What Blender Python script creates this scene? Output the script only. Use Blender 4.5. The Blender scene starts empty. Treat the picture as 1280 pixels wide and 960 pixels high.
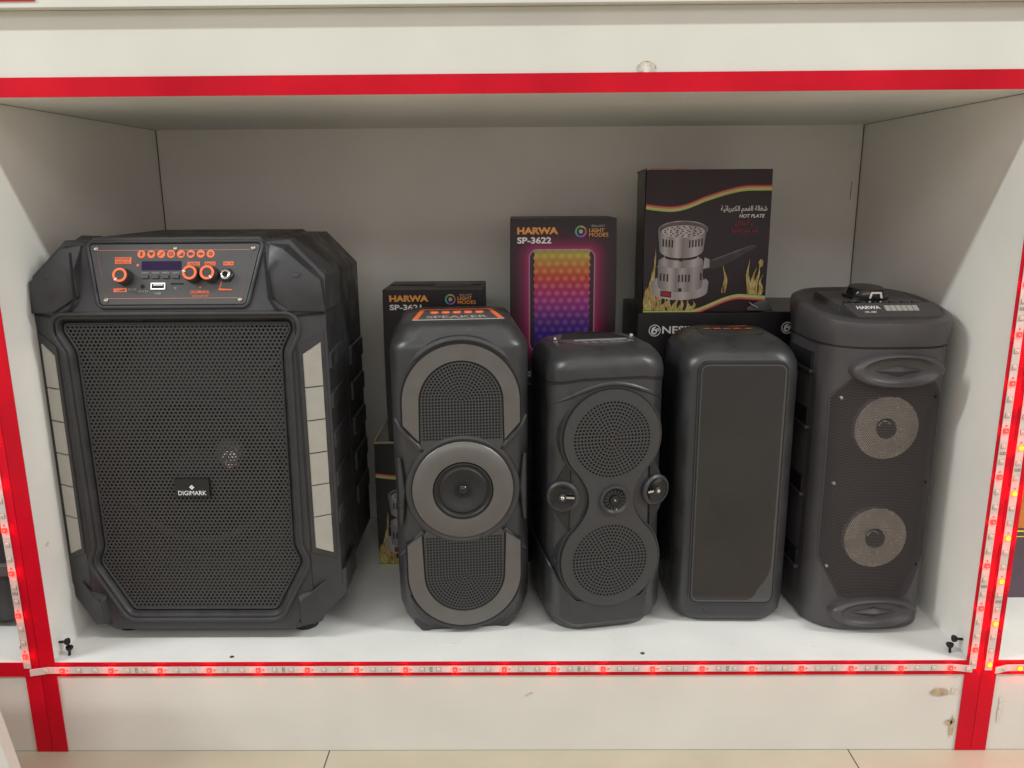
import bpy, bmesh, math, random
from mathutils import Vector, Matrix
from mathutils.geometry import tessellate_polygon
random.seed(7)
SC = bpy.context.scene
COL = SC.collection
R = math.radians
PI = math.pi

# ------------------------------------------------------------------ camera, world, lamps, exposure
cam = bpy.data.cameras.new("camera")
cam.sensor_width = 36.0
cam.lens = 1012.045 / 1280 * 36.0
cam.clip_start = 0.02
cam.clip_end = 200
camo = bpy.data.objects.new("camera", cam)
COL.objects.link(camo)
pit, rol, yaw = 0.23242, -0.00745, -0.00851
fw = Vector((math.sin(yaw) * math.cos(pit), math.cos(yaw) * math.cos(pit), -math.sin(pit)))
rt0 = Vector((math.cos(yaw), -math.sin(yaw), 0))
up0 = rt0.cross(fw)
rt = math.cos(rol) * rt0 + math.sin(rol) * up0
up = -math.sin(rol) * rt0 + math.cos(rol) * up0
M = Matrix((rt, up, -fw)).transposed().to_4x4()
M.translation = Vector((0.0148, -0.94709, 0.59618))
camo.matrix_world = M
SC.camera = camo

w = bpy.data.worlds.new("World")
SC.world = w
w.use_nodes = True
w.node_tree.nodes["Background"].inputs[0].default_value = (1.0, 0.83, 0.795, 1)
w.node_tree.nodes["Background"].inputs[1].default_value = 0.68


def lamp(name, loc, target, sx, sy, power, col):
    l = bpy.data.lights.new(name, 'AREA')
    l.shape = 'RECTANGLE'
    l.size, l.size_y, l.energy, l.color = sx, sy, power, col
    o = bpy.data.objects.new(name, l)
    COL.objects.link(o)
    o.location = loc
    d = Vector(target) - Vector(loc)
    d.x = 0          # the tube runs along the shop, parallel to the cabinets, and faces them
    d.normalize()
    ax = Vector((1, 0, 0))
    o.rotation_euler = Matrix((ax, (-d).cross(ax), -d)).transposed().to_euler()
    return o


lamp("ceiling_lamp", (2.9, -1.05, 2.30), (0, 0.1, 0.2), 2.0, 0.09, 88, (0.93, 1.0, 0.975))
lamp("ceiling_lamp", (-2.9, -1.05, 2.30), (0, 0.1, 0.2), 2.0, 0.09, 80, (0.93, 1.0, 0.975))
lamp("ceiling_lamp", (-0.25, -1.05, 2.30), (0, 0.1, 0.2), 1.8, 0.09, 7, (0.93, 1.0, 0.975))
lamp("ceiling_lamp", (0.0, -3.4, 2.40), (0, 0.1, 0.2), 5.0, 0.8, 30, (0.90, 1.0, 0.985))  # unseen fill row, added to brighten the compartment interior
SC.view_settings.view_transform = 'Standard'
SC.view_settings.look = 'None'
SC.view_settings.exposure = 0.0
SC.view_settings.gamma = 1.0


# ------------------------------------------------------------------ materials
class X:
    """tiny expression compiler for shader math"""
    nt = None

    def __init__(s, k): s.k = k

    @staticmethod
    def n(op, *a):
        nd = X.nt.nodes.new('ShaderNodeMath')
        nd.operation = op
        for i, v in enumerate(a):
            if isinstance(v, X): X.nt.links.new(v.k, nd.inputs[i])
            else: nd.inputs[i].default_value = float(v)
        return X(nd.outputs[0])

    def __add__(s, o): return X.n('ADD', s, o)
    __radd__ = __add__
    def __sub__(s, o): return X.n('SUBTRACT', s, o)
    def __rsub__(s, o): return X.n('SUBTRACT', o, s)
    def __mul__(s, o): return X.n('MULTIPLY', s, o)
    __rmul__ = __mul__
    def __truediv__(s, o): return X.n('DIVIDE', s, o)
    def __lt__(s, o): return X.n('LESS_THAN', s, o)
    def __gt__(s, o): return X.n('GREATER_THAN', s, o)


def mx(a, b): return X.n('MAXIMUM', a, b)
def mn(a, b): return X.n('MINIMUM', a, b)
def sq(a): return X.n('SQRT', a)
def ab(a): return X.n('ABSOLUTE', a)
def rd(a): return X.n('FLOOR', a + 0.5)
def hyp(a, b): return sq(a * a + b * b)


def newmat(name):
    m = bpy.data.materials.new(name)
    m.use_nodes = True
    nt = m.node_tree
    X.nt = nt
    return m, nt, nt.nodes["Principled BSDF"]


def coords(nt):
    tc = nt.nodes.new('ShaderNodeTexCoord')
    sp = nt.nodes.new('ShaderNodeSeparateXYZ')
    nt.links.new(tc.outputs['Object'], sp.inputs[0])
    return tc, X(sp.outputs[0]), X(sp.outputs[1]), X(sp.outputs[2])


def mat(name, col, rough=0.5, metal=0.0, var=0.12, vscale=14.0, bump=0.0, bscale=900.0, bev=0.0, emit=0.0, spec=0.5, coat=0.0, rvar=0.15):
    m, nt, b = newmat(name)
    L = nt.links.new
    b.inputs['Metallic'].default_value = metal
    b.inputs['Specular IOR Level'].default_value = spec
    b.inputs['Coat Weight'].default_value = coat
    tc = nt.nodes.new('ShaderNodeTexCoord')
    nz = nt.nodes.new('ShaderNodeTexNoise')
    nz.inputs['Scale'].default_value = vscale
    nz.inputs['Detail'].default_value = 5
    L(tc.outputs['Object'], nz.inputs['Vector'])
    mp = nt.nodes.new('ShaderNodeMapRange')
    mp.inputs[1].default_value, mp.inputs[2].default_value = 0.3, 0.7
    mp.inputs[3].default_value, mp.inputs[4].default_value = 1 - var, 1 + var
    L(nz.outputs[0], mp.inputs[0])
    mul = nt.nodes.new('ShaderNodeVectorMath')
    mul.operation = 'SCALE'
    mul.inputs[0].default_value = col[:3]
    L(mp.outputs[0], mul.inputs['Scale'])
    L(mul.outputs[0], b.inputs['Base Color'])
    mr = nt.nodes.new('ShaderNodeMapRange')
    mr.inputs[1].default_value, mr.inputs[2].default_value = 0.3, 0.7
    mr.inputs[3].default_value, mr.inputs[4].default_value = rough * (1 - rvar), min(1, rough * (1 + rvar))
    L(nz.outputs[0], mr.inputs[0])
    L(mr.outputs[0], b.inputs['Roughness'])
    nrm = None
    if bev:
        bn = nt.nodes.new('ShaderNodeBevel')
        bn.samples = 4
        bn.inputs[0].default_value = bev
        nrm = bn.outputs[0]
    if bump:
        n2 = nt.nodes.new('ShaderNodeTexNoise')
        n2.inputs['Scale'].default_value = bscale
        L(tc.outputs['Object'], n2.inputs['Vector'])
        bp = nt.nodes.new('ShaderNodeBump')
        bp.inputs['Strength'].default_value = bump
        bp.inputs['Distance'].default_value = 0.0006
        L(n2.outputs[0], bp.inputs['Height'])
        if nrm: L(nrm, bp.inputs['Normal'])
        nrm = bp.outputs[0]
    if nrm: L(nrm, b.inputs['Normal'])
    if emit:
        b.inputs['Emission Color'].default_value = (*col[:3], 1)
        b.inputs['Emission Strength'].default_value = emit
    return m


def perforated(name, col, kind, p, r, c=None, bounds=None, rough=0.45):
    """plate with real see-through holes; kind hex / polar / mixed, c = centres"""
    m, nt, b = newmat(name)
    tc, x, y, z = coords(nt)
    b.inputs['Base Color'].default_value = (*col, 1)
    b.inputs['Roughness'].default_value = rough

    def hexd():
        h = p * math.sqrt(3)
        ax = x - rd(x / p) * p
        az = z - rd(z / h) * h
        x2, z2 = x + p / 2, z + h / 2
        bx = x2 - rd(x2 / p) * p
        bz = z2 - rd(z2 / h) * h
        return mn(hyp(ax, az), hyp(bx, bz))

    def polard(cx, cz, rmax=None):
        dx, dz = x - cx, z - cz
        rr = hyp(dx, dz)
        ri = rd(rr / p)
        nn = mx(ri * 6.0, 1.0)
        t = X.n('ARCTAN2', dz, dx) / (2 * PI) * nn
        da = (t - rd(t)) * (2 * PI) / nn * rr
        d = hyp(da, rr - ri * p)
        if rmax:
            d = d + (rr > rmax) * 1.0
        return d

    if kind == 'hex':
        d = hexd()
    elif kind == 'polar':
        d = polard(*c[0])
        for cc in c[1:]:
            d = mn(d, polard(*cc))
    else:  # mixed: concentric rings on the outer side, a square grid towards the middle
        cx, cz, sgn = c
        px, pz = x - cx, z - cz
        gx = px - rd(px / p) * p
        gz = pz - rd(pz / p) * p
        lin = hyp(gx, gz)
        sel = (pz * sgn) > 0.0
        d = polard(cx, cz) * sel + lin * (1.0 - sel)
    if bounds:
        bx, z0, z1 = bounds
        out = mx(ab(x) > bx, mx(z < z0, z > z1))
        d = d + out
    hole = d < r
    tr = nt.nodes.new('ShaderNodeBsdfTransparent')
    ms = nt.nodes.new('ShaderNodeMixShader')
    nt.links.new(hole.k, ms.inputs[0])
    nt.links.new(b.outputs[0], ms.inputs[1])
    nt.links.new(tr.outputs[0], ms.inputs[2])
    nt.links.new(ms.outputs[0], nt.nodes["Material Output"].inputs[0])
    return m


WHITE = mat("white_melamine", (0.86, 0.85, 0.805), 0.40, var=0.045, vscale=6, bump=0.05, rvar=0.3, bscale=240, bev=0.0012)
WHITE_DIM_SHELF = mat("white_melamine_dimmed_shelf", (0.75, 0.755, 0.725), 0.36, var=0.05, vscale=9, bump=0.05, bscale=200, bev=0.0012, rvar=0.35)  # same white board as WHITE; dimmer lighting is put into its colour
WHITE_DIM = mat("white_melamine_dimmed", (0.645, 0.645, 0.59), 0.45, var=0.05, vscale=7, bump=0.04, bscale=240, bev=0.0012)  # darker copy of WHITE, imitating weaker light on the front boards
RED = mat("red_tape", (0.54, 0.002, 0.016), 0.42, var=0.20, vscale=7, bump=0.35, bscale=45, spec=0.18, rvar=0.3)
GLUE = mat("glue_stain", (0.42, 0.34, 0.22), 0.6, var=0.35, vscale=120)
GLUE2 = mat("pale_chip", (0.60, 0.57, 0.50), 0.6, var=0.3, vscale=150)
BLK = mat("black_plastic", (0.031, 0.031, 0.034), 0.46, var=0.16, vscale=35, bump=0.16, bscale=1300, bev=0.0025, rvar=0.3)
BLK2 = mat("black_satin_plastic", (0.031, 0.031, 0.033), 0.37, var=0.14, vscale=30, bump=0.08, bscale=1300, rvar=0.35)
BLK5 = mat("black_grain_plastic", (0.060, 0.055, 0.058), 0.40, var=0.10, vscale=20, bump=0.15, bscale=1300, bev=0.0015)
GROOVE = mat("groove_black", (0.006, 0.006, 0.007), 0.7, var=0.1)
CAVITY = mat("cavity_shade_black", (0.004, 0.004, 0.0045), 0.8, var=0.1)  # near-black: shade of the hollow behind the grilles put into colour
RUBBER = mat("rubber_black", (0.012, 0.012, 0.013), 0.55, var=0.2, vscale=60)
GREYM = mat("grey_metallic_paint", (0.135, 0.128, 0.122), 0.38, metal=0.45, var=0.05, vscale=40)
PANEL = mat("control_panel_grey", (0.060, 0.058, 0.060), 0.40, var=0.08, vscale=50)
ORANGE = mat("orange_print", (0.90, 0.17, 0.055), 0.5, var=0.05)
ORANGEL = mat("orange_line", (0.62, 0.27, 0.18), 0.5, var=0.05)
GREYT = mat("grey_print", (0.42, 0.40, 0.38), 0.5, var=0.05)
WHITET = mat("white_print", (0.80, 0.80, 0.79), 0.5, var=0.03)
CHROME = mat("chrome", (0.75, 0.74, 0.72), 0.18, metal=1.0, var=0.08, vscale=200)
STEEL = mat("steel_screw", (0.50, 0.48, 0.44), 0.3, metal=1.0, var=0.2, vscale=400)
BLKGLOSS = mat("black_gloss", (0.010, 0.010, 0.011), 0.12, var=0.1)
GLASS = mat("smoked_panel", (0.050, 0.050, 0.053), 0.16, var=0.06, vscale=6, spec=0.75, rvar=0.05)
RESTG = mat("rest_grey", (0.20, 0.195, 0.19), 0.4)
FILM = mat("clear_film_on_panel", (0.019, 0.0165, 0.018), 0.09, var=0.25, vscale=9, spec=0.6, bump=0.06, bscale=25, rvar=0.4)
SCREEN = mat("display_violet", (0.022, 0.010, 0.050), 0.25, var=0.2, spec=0.12)
LENS = mat("milky_light_strip", (0.36, 0.35, 0.31), 0.38, var=0.05, vscale=60, bev=0.001)
CONE = mat("grey_cone", (0.50, 0.46, 0.43), 0.26, metal=0.85, var=0.12, vscale=60)
CARTON = mat("printed_black_card", (0.010, 0.008, 0.010), 0.42, var=0.25, vscale=25, bump=0.10, bscale=70, bev=0.0012)
CARTONP = mat("printed_plum_card", (0.016, 0.006, 0.011), 0.42, var=0.2, vscale=25, bump=0.10, bscale=60, bev=0.0012)
CARTONG = mat("worn_and_lightened_card", (0.085, 0.082, 0.070), 0.45, var=0.25, vscale=30)  # worn card, also the side sheet lightened to offset its shading
KRAFT = mat("kraft_card", (0.42, 0.30, 0.17), 0.8, var=0.15, vscale=60)
GOLD = mat("orange_gold_print", (0.80, 0.34, 0.075), 0.45, var=0.15, vscale=180)
REDP = mat("dark_red_print", (0.36, 0.015, 0.03), 0.5)
LIME = mat("lime_print", (0.42, 0.55, 0.14), 0.5, var=0.1)
SALMON = mat("salmon_print", (0.55, 0.20, 0.11), 0.5, var=0.1)
CREAM = mat("cream_print", (0.62, 0.50, 0.26), 0.5, var=0.1)
HOLEP = mat("picture_dark", (0.02, 0.014, 0.016), 0.5)
HANDLEP = mat("picture_handle", (0.045, 0.030, 0.036), 0.4, var=0.3, vscale=60)
HANDLEH = mat("picture_handle_edge", (0.12, 0.09, 0.10), 0.4, var=0.3, vscale=60)
STRIP = mat("led_tape_white", (0.62, 0.56, 0.52), 0.35, var=0.06, vscale=80)
LEDOFF = mat("led_unlit", (0.66, 0.60, 0.50), 0.3, var=0.1)
COPPER = mat("copper_pad", (0.24, 0.17, 0.12), 0.4, var=0.3, vscale=300)
SCREWB = mat("black_screw", (0.02, 0.02, 0.022), 0.35, metal=0.6)


def ledmat(name, col, s):
    m, nt, b = newmat(name)
    b.inputs['Base Color'].default_value = (0.5, 0.05, 0.04, 1)
    b.inputs['Emission Color'].default_value = (*col, 1)
    b.inputs['Emission Strength'].default_value = s
    return m


LED = ledmat("led_red", (1.0, 0.0007, 0.0006), 75.0)
LEDCORE = ledmat("led_core", (1.0, 0.0040, 0.0028), 80.0)
LEDHOT = ledmat("led_hot", (1.0, 0.0018, 0.0), 230.0)
LEDHOTC = ledmat("led_hot_core", (1.0, 0.012, 0.0002), 150.0)


def tile_mat():
    m, nt, b = newmat("floor_tile")
    tc, x, y, z = coords(nt)
    L = nt.links.new
    gx = x + 0.243
    gx = ab(gx - rd(gx / 0.697) * 0.697)
    gy = y + 0.52
    gy = ab(gy - rd(gy / 0.697) * 0.697)
    g = mn(gx, gy) < 0.0009
    nz = nt.nodes.new('ShaderNodeTexNoise')
    nz.inputs['Scale'].default_value = 9
    nz.inputs['Detail'].default_value = 8
    L(tc.outputs['Object'], nz.inputs['Vector'])
    cr = nt.nodes.new('ShaderNodeValToRGB')
    cr.color_ramp.elements[0].position = 0.3
    cr.color_ramp.elements[0].color = (0.39, 0.385, 0.29, 1)
    cr.color_ramp.elements[1].position = 0.7
    cr.color_ramp.elements[1].color = (0.44, 0.43, 0.335, 1)
    L(nz.outputs[0], cr.inputs[0])
    mix = nt.nodes.new('ShaderNodeMix')
    mix.data_type = 'RGBA'
    L(g.k, mix.inputs[0])
    L(cr.outputs[0], mix.inputs[6])
    mix.inputs[7].default_value = (0.06, 0.05, 0.045, 1)
    L(mix.outputs[2], b.inputs['Base Color'])
    b.inputs['Roughness'].default_value = 0.22
    return m


def flame_mat():
    m, nt, b = newmat("flame_print")
    L = nt.links.new
    tc = nt.nodes.new('ShaderNodeTexCoord')
    mp = nt.nodes.new('ShaderNodeMapping')
    mp.inputs['Scale'].default_value = (1.0, 1.0, 0.22)
    L(tc.outputs['Object'], mp.inputs[0])
    nz = nt.nodes.new('ShaderNodeTexNoise')
    nz.inputs['Scale'].default_value = 300
    nz.inputs['Detail'].default_value = 3
    nz.inputs['Distortion'].default_value = 1.2
    L(mp.outputs[0], nz.inputs['Vector'])
    cr = nt.nodes.new('ShaderNodeValToRGB')
    e = cr.color_ramp.elements
    e[0].position, e[0].color = 0.30, (0.05, 0.025, 0.012, 1)
    e[1].position, e[1].color = 0.68, (0.62, 0.58, 0.26, 1)
    k = e.new(0.40); k.color = (0.42, 0.25, 0.07, 1)
    k = e.new(0.50); k.color = (0.42, 0.33, 0.10, 1)
    L(nz.outputs[0], cr.inputs[0])
    L(cr.outputs[0], b.inputs['Base Color'])
    b.inputs['Roughness'].default_value = 0.45
    return m


def steel_print(name, stops, x0, x1):
    """printed picture of brushed steel: bands across the picture's width"""
    m, nt, b = newmat(name)
    tc, x, y, z = coords(nt)
    t = (x - x0) / (x1 - x0)
    cr = nt.nodes.new('ShaderNodeValToRGB')
    e = cr.color_ramp.elements
    e[0].position, e[0].color = 0.0, (*[stops[0]] * 3, 1)
    e[1].position, e[1].color = 1.0, (*[stops[-1]] * 3, 1)
    for i, s in enumerate(stops[1:-1]):
        k = e.new((i + 1) / (len(stops) - 1))
        k.color = (s, s * 0.9, s * 0.88, 1)
    nt.links.new(t.k, cr.inputs[0])
    nt.links.new(cr.outputs[0], b.inputs['Base Color'])
    b.inputs['Roughness'].default_value = 0.4
    return m


FLAME = flame_mat()


# ------------------------------------------------------------------ geometry helpers
class Fr:
    def __init__(s, o, ex, ey, n):
        s.o, s.ex, s.ey, s.n = Vector(o), Vector(ex), Vector(ey), Vector(n)

    def __call__(s, a, b, h=0.0): return s.o + a * s.ex + b * s.ey + h * s.n


FRONT = Fr((0, 0, 0), (1, 0, 0), (0, 0, 1), (0, -1, 0))
TOP = lambda z: Fr((0, 0, z), (1, 0, 0), (0, 1, 0), (0, 0, 1))


class G:
    def __init__(s):
        s.bm = bmesh.new()
        s.mi = 0
        s.mats = []

    def use(s, m):
        if m not in s.mats: s.mats.append(m)
        s.mi = s.mats.index(m)
        return s

    def face(s, vs):
        try:
            f = s.bm.faces.new(vs)
            f.material_index = s.mi
            return f
        except ValueError:
            return None

    def v(s, p): return s.bm.verts.new(p)

    def flat(s, poly, h=0.0, fr=FRONT):
        s.face([s.v(fr(a, b, h)) for a, b in poly])
        return s

    def prism(s, poly, h0, h1, fr=FRONT, inset=0.0):
        A = [s.v(fr(a, b, h0)) for a, b in poly]
        q = poly
        if inset:
            q = offset(poly, -inset)
        B = [s.v(fr(a, b, h1)) for a, b in q]
        n = len(poly)
        for i in range(n):
            s.face([A[i], A[(i + 1) % n], B[(i + 1) % n], B[i]])
        s.face(A[::-1])
        s.face(B)
        return s

    def plate(s, outer, hole, h, fr=FRONT):
        """flat face with one hole"""
        P = [[fr(a, b, h) for a, b in outer], [fr(a, b, h) for a, b in hole]]
        flatp = [s.v(p) for l in P for p in l]
        for t in tessellate_polygon([[Vector((a, b, 0)) for a, b in outer], [Vector((a, b, 0)) for a, b in hole]]):
            s.face([flatp[i] for i in t])
        return s

    def wall(s, poly, h0, h1, fr=FRONT):
        A = [s.v(fr(a, b, h0)) for a, b in poly]
        B = [s.v(fr(a, b, h1)) for a, b in poly]
        n = len(poly)
        for i in range(n): s.face([A[i], A[(i + 1) % n], B[(i + 1) % n], B[i]])
        return s

    def loft(s, rings, cap0=True, cap1=True):
        V = [[s.v(p) for p in r] for r in rings]
        n = len(V[0])
        for a, b in zip(V, V[1:]):
            for i in range(n): s.face([a[i], a[(i + 1) % n], b[(i + 1) % n], b[i]])
        if cap0: s.face(V[0][::-1])
        if cap1: s.face(V[-1])
        return s

    def box(s, x0, x1, y0, y1, z0, z1):
        return s.prism([(x0, z0), (x1, z0), (x1, z1), (x0, z1)], -y1, -y0)

    def lathe(s, prof, c=(0, 0), fr=FRONT, n=48, closed=False):
        V = []
        for r, h in prof:
            if r <= 1e-6: V.append([s.v(fr(c[0], c[1], h))])
            else: V.append([s.v(fr(c[0] + r * math.cos(2 * PI * i / n), c[1] + r * math.sin(2 * PI * i / n), h)) for i in range(n)])
        prs = list(zip(V, V[1:]))
        if closed: prs.append((V[-1], V[0]))
        for a, b in prs:
            for i in range(n):
                j = (i + 1) % n
                if len(a) == 1: s.face([a[0], b[j], b[i]])
                elif len(b) == 1: s.face([a[i], a[j], b[0]])
                else: s.face([a[i], a[j], b[j], b[i]])
        return s

    def tube(s, pts, r, n=8, closed=False, fr=None):
        pts = [Vector(fr(*p)) if fr else Vector(p) for p in pts]
        m = len(pts)
        rings = []
        for i, p in enumerate(pts):
            a = pts[(i - 1) % m] if (closed or i > 0) else p
            b = pts[(i + 1) % m] if (closed or i < m - 1) else p
            t = (b - a).normalized()
            u = t.cross(Vector((0, 1, 0)) if abs(t.y) < 0.9 else Vector((1, 0, 0))).normalized()
            v = t.cross(u)
            rr = r[i] if isinstance(r, (list, tuple)) else r
            rings.append([s.v(p + rr * (math.cos(2 * PI * k / n) * u + math.sin(2 * PI * k / n) * v)) for k in range(n)])
        for i in range(m if closed else m - 1):
            A, B = rings[i], rings[(i + 1) % m]
            for k in range(n): s.face([A[k], A[(k + 1) % n], B[(k + 1) % n], B[k]])
        if not closed:
            s.face(rings[0][::-1]); s.face(rings[-1])
        return s

    def hull(s, pts):
        vs = [s.v(p) for p in pts]
        r = bmesh.ops.convex_hull(s.bm, input=vs)
        for g in r['geom']:
            if isinstance(g, bmesh.types.BMFace): g.material_index = s.mi
        junk = [g for g in r['geom_interior'] if isinstance(g, bmesh.types.BMVert)]
        if junk: bmesh.ops.delete(s.bm, geom=junk, context='VERTS')
        return s

    def text(s, body, x0, b0, x1, b1, h=0.0, fr=FRONT, off=0.0, shear=0.0):
        """lettering fitted into the rectangle (x0,b0)-(x1,b1) of the frame"""
        c = bpy.data.curves.new("lettering", 'FONT')
        c.body, c.size, c.offset, c.shear = body, 1.0, off, shear
        c.resolution_u = 3
        o = bpy.data.objects.new("lettering", c)
        COL.objects.link(o)
        bpy.context.view_layer.update()
        me = bpy.data.meshes.new_from_object(o.evaluated_get(bpy.context.evaluated_depsgraph_get()))
        if len(me.vertices):
            xs = [v.co.x for v in me.vertices]; ys = [v.co.y for v in me.vertices]
            ax, bx, ay, by = min(xs), max(xs), min(ys), max(ys)
            V = [s.v(fr(x0 + (v.co.x - ax) / max(bx - ax, 1e-6) * (x1 - x0), b0 + (v.co.y - ay) / max(by - ay, 1e-6) * (b1 - b0), h)) for v in me.vertices]
            for p in me.polygons: s.face([V[i] for i in p.vertices])
        bpy.data.meshes.remove(me)
        bpy.data.objects.remove(o)
        bpy.data.curves.remove(c)
        return s

    def build(s, name, m=None, parent=None, loc=None, ang=35, rotz=0.0, bend=None):
        if m is not None and not s.mats: s.mats = [m]
        if bend:
            for k in range(-21, 22):
                bmesh.ops.bisect_plane(s.bm, geom=s.bm.verts[:] + s.bm.edges[:] + s.bm.faces[:], plane_co=(k * 0.004 + 0.0003, 0, 0), plane_no=(1, 0, 0))
            for v in s.bm.verts: v.co.y += bend(v.co.x)
        bmesh.ops.recalc_face_normals(s.bm, faces=s.bm.faces)
        me = bpy.data.meshes.new(name)
        s.bm.to_mesh(me)
        s.bm.free()
        for q in s.mats: me.materials.append(q)
        me.shade_smooth()
        me.set_sharp_from_angle(angle=R(ang))
        o = bpy.data.objects.new(name, me)
        COL.objects.link(o)
        if parent: o.parent = parent
        if loc: o.location = loc
        o.rotation_euler.z = rotz
        return o


def offset(poly, d):
    """grow (d>0) or shrink a simple polygon"""
    n = len(poly)
    area = sum(poly[i][0] * poly[(i + 1) % n][1] - poly[(i + 1) % n][0] * poly[i][1] for i in range(n))
    sg = 1 if area > 0 else -1
    out = []
    for i in range(n):
        p0, p1, p2 = Vector(poly[i - 1]), Vector(poly[i]), Vector(poly[(i + 1) % n])
        e1, e2 = (p1 - p0), (p2 - p1)
        if e1.length < 1e-9 or e2.length < 1e-9:
            out.append(poly[i]); continue
        e1.normalize(); e2.normalize()
        n1 = Vector((e1.y, -e1.x)) * sg
        n2 = Vector((e2.y, -e2.x)) * sg
        k = n1 + n2
        q = 1 + n1.dot(n2)
        if q < 0.2: q = 0.2
        out.append(tuple(p1 + k * (d / q)))
    return out


def roundpoly(poly, r, n=5):
    """round the corners of a polygon"""
    out = []
    m = len(poly)
    for i in range(m):
        p0, p1, p2 = Vector(poly[i - 1]), Vector(poly[i]), Vector(poly[(i + 1) % m])
        rr = min(r, (p1 - p0).length * 0.45, (p2 - p1).length * 0.45)
        a = p1 + (p0 - p1).normalized() * rr
        b = p1 + (p2 - p1).normalized() * rr
        for k in range(n + 1):
            t = k / n
            out.append(tuple(a * (1 - t) ** 2 + p1 * 2 * t * (1 - t) + b * t * t))
    return out


def rect(x0, z0, x1, z1): return [(x0, z0), (x1, z0), (x1, z1), (x0, z1)]
def circ(cx, cz, r, n=32, a0=0.0, a1=2 * PI):
    full = abs(a1 - a0 - 2 * PI) < 1e-6
    k = n if full else n + 1
    return [(cx + r * math.cos(a0 + (a1 - a0) * i / n), cz + r * math.sin(a0 + (a1 - a0) * i / n)) for i in range(k)]


def rrring(a, y0, y1, r, z, n=8, zf=None):
    """rounded-rectangle ring in plan: half-width a, from y0 to y1, corner radius r; zf(y) adds height"""
    out = []
    for cx, cy, s in ((a - r, y0 + r, -PI / 2), (a - r, y1 - r, 0), (-a + r, y1 - r, PI / 2), (-a + r, y0 + r, PI)):
        for k in range(n + 1):
            t = s + PI / 2 * k / n
            x, y = cx + r * math.cos(t), cy + r * math.sin(t)
            out.append((x, y, z + (zf(y) if zf else 0)))
    return out


def sering(a, yc, b, e, z, n=72, zf=None):
    out = []
    for k in range(n):
        t = 2 * PI * k / n
        c, s = math.cos(t), math.sin(t)
        x = a * math.copysign(abs(c) ** (2 / e), c)
        y = yc + b * math.copysign(abs(s) ** (2 / e), s)
        out.append((x, y, z + (zf(y) if zf else 0)))
    return out


def thing(name, label, cat, loc=(0, 0, 0), rz=0.0, group=None):
    o = bpy.data.objects.new(name, None)
    o.empty_display_size = 0.05
    COL.objects.link(o)
    o.location = loc
    o.rotation_euler = (0, 0, rz)
    o['label'], o['category'] = label, cat
    if group: o['group'] = group
    return o


def tag(o, label, cat, group=None):
    o['label'], o['category'] = label, cat
    if group: o['group'] = group
    return o


# ------------------------------------------------------------------ setting: the shop floor
fl = G().flat([(-5, 1.5), (5, 1.5), (5, -6), (-5, -6)], 0, TOP(0)).build("floor", tile_mat(), loc=(0, 0, -0.135))
fl['kind'] = 'structure'


# ------------------------------------------------------------------ cabinets
def blot(cx, cz, rx, rz, seed, n=18):
    rr = random.Random(seed)
    return [(cx + rx * math.cos(2 * PI * i / n) * (0.7 + 0.6 * rr.random()), cz + rz * math.sin(2 * PI * i / n) * (0.7 + 0.6 * rr.random())) for i in range(n)]


def cabinet(x0, x1, label, tl=(0, 0), tr=(0, 0)):
    """open compartment between x0 and x1; tl/tr = x-range of the red edging on the two uprights"""
    t = thing("display_cabinet", label, "cabinet", ((x0 + x1) / 2, 0, -0.135))
    ox, oz = (x0 + x1) / 2, -0.135

    def part(name, m, *b):
        return G().box(b[0] - ox, b[1] - ox, b[2], b[3], b[4] - oz, b[5] - oz).build(name, m, t)
    T = 0.0168
    part("back_panel", WHITE, x0, x1, 0.4857, 0.50, -0.02, 0.7225)
    part("side_panel", WHITE, x0 - T, x0, 0.0, 0.50, -0.135, 0.79)
    part("side_panel", WHITE, x1, x1 + T, 0.0, 0.50, -0.135, 0.79)
    part("bottom_shelf", WHITE_DIM_SHELF, x0, x1, 0.0, 0.4855, -0.0205, 0.0)
    part("top_board", WHITE, x0, x1, 0.0, 0.4855, 0.7033, 0.7232)
    part("fascia", WHITE_DIM, x0, x1, 0.0003, 0.018, 0.7235, 0.7922)
    part("counter_top", WHITE_DIM, x0 - T, x1 + T, -0.0135, 0.50, 0.7925, 0.812)
    part("plinth", WHITE_DIM, x0, x1, 0.0004, 0.018, -0.1345, -0.021)
    part("red_edging", RED, x0 - T, x1 + T, -0.0016, -0.0003, 0.7028, 0.7236)
    part("red_edging", RED, tl[1], tr[0], -0.0012, -0.0002, -0.0208, -0.0006)
    part("red_edging", RED, tl[0], tl[1], -0.0014, -0.0003, -0.1345, 0.7025)
    part("red_edging", RED, tr[0], tr[1], -0.0014, -0.0003, -0.1345, 0.7025)
    return t, ox, oz


CC, ox, oz = cabinet(-0.60, 0.60, "white display compartment with red edging holding all the speakers", (-0.6165, -0.5965), (0.5955, 0.6163))
LC, lox, loz = cabinet(-1.2335, -0.634, "neighbouring white compartment cut off by the left picture edge", (-1.25, -1.23), (-0.638, -0.6172))
RC, rox, roz = cabinet(0.634, 1.2335, "neighbouring white compartment at the right picture edge with bright lights", (0.6170, 0.6365), (1.23, 1.25))
G().box(-0.61, -0.50, -0.0150, -0.0138, 0.7990 + 0.135, 0.8115 + 0.135).build("red_edging", RED, CC)


def stain(owner, ox, oz, cx, cz, rx, rz, seed, m=GLUE, name="glue_stain"):
    G().flat(blot(cx - ox, cz - oz, rx, rz, seed), 0.0006).build(name, m, owner)


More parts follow.
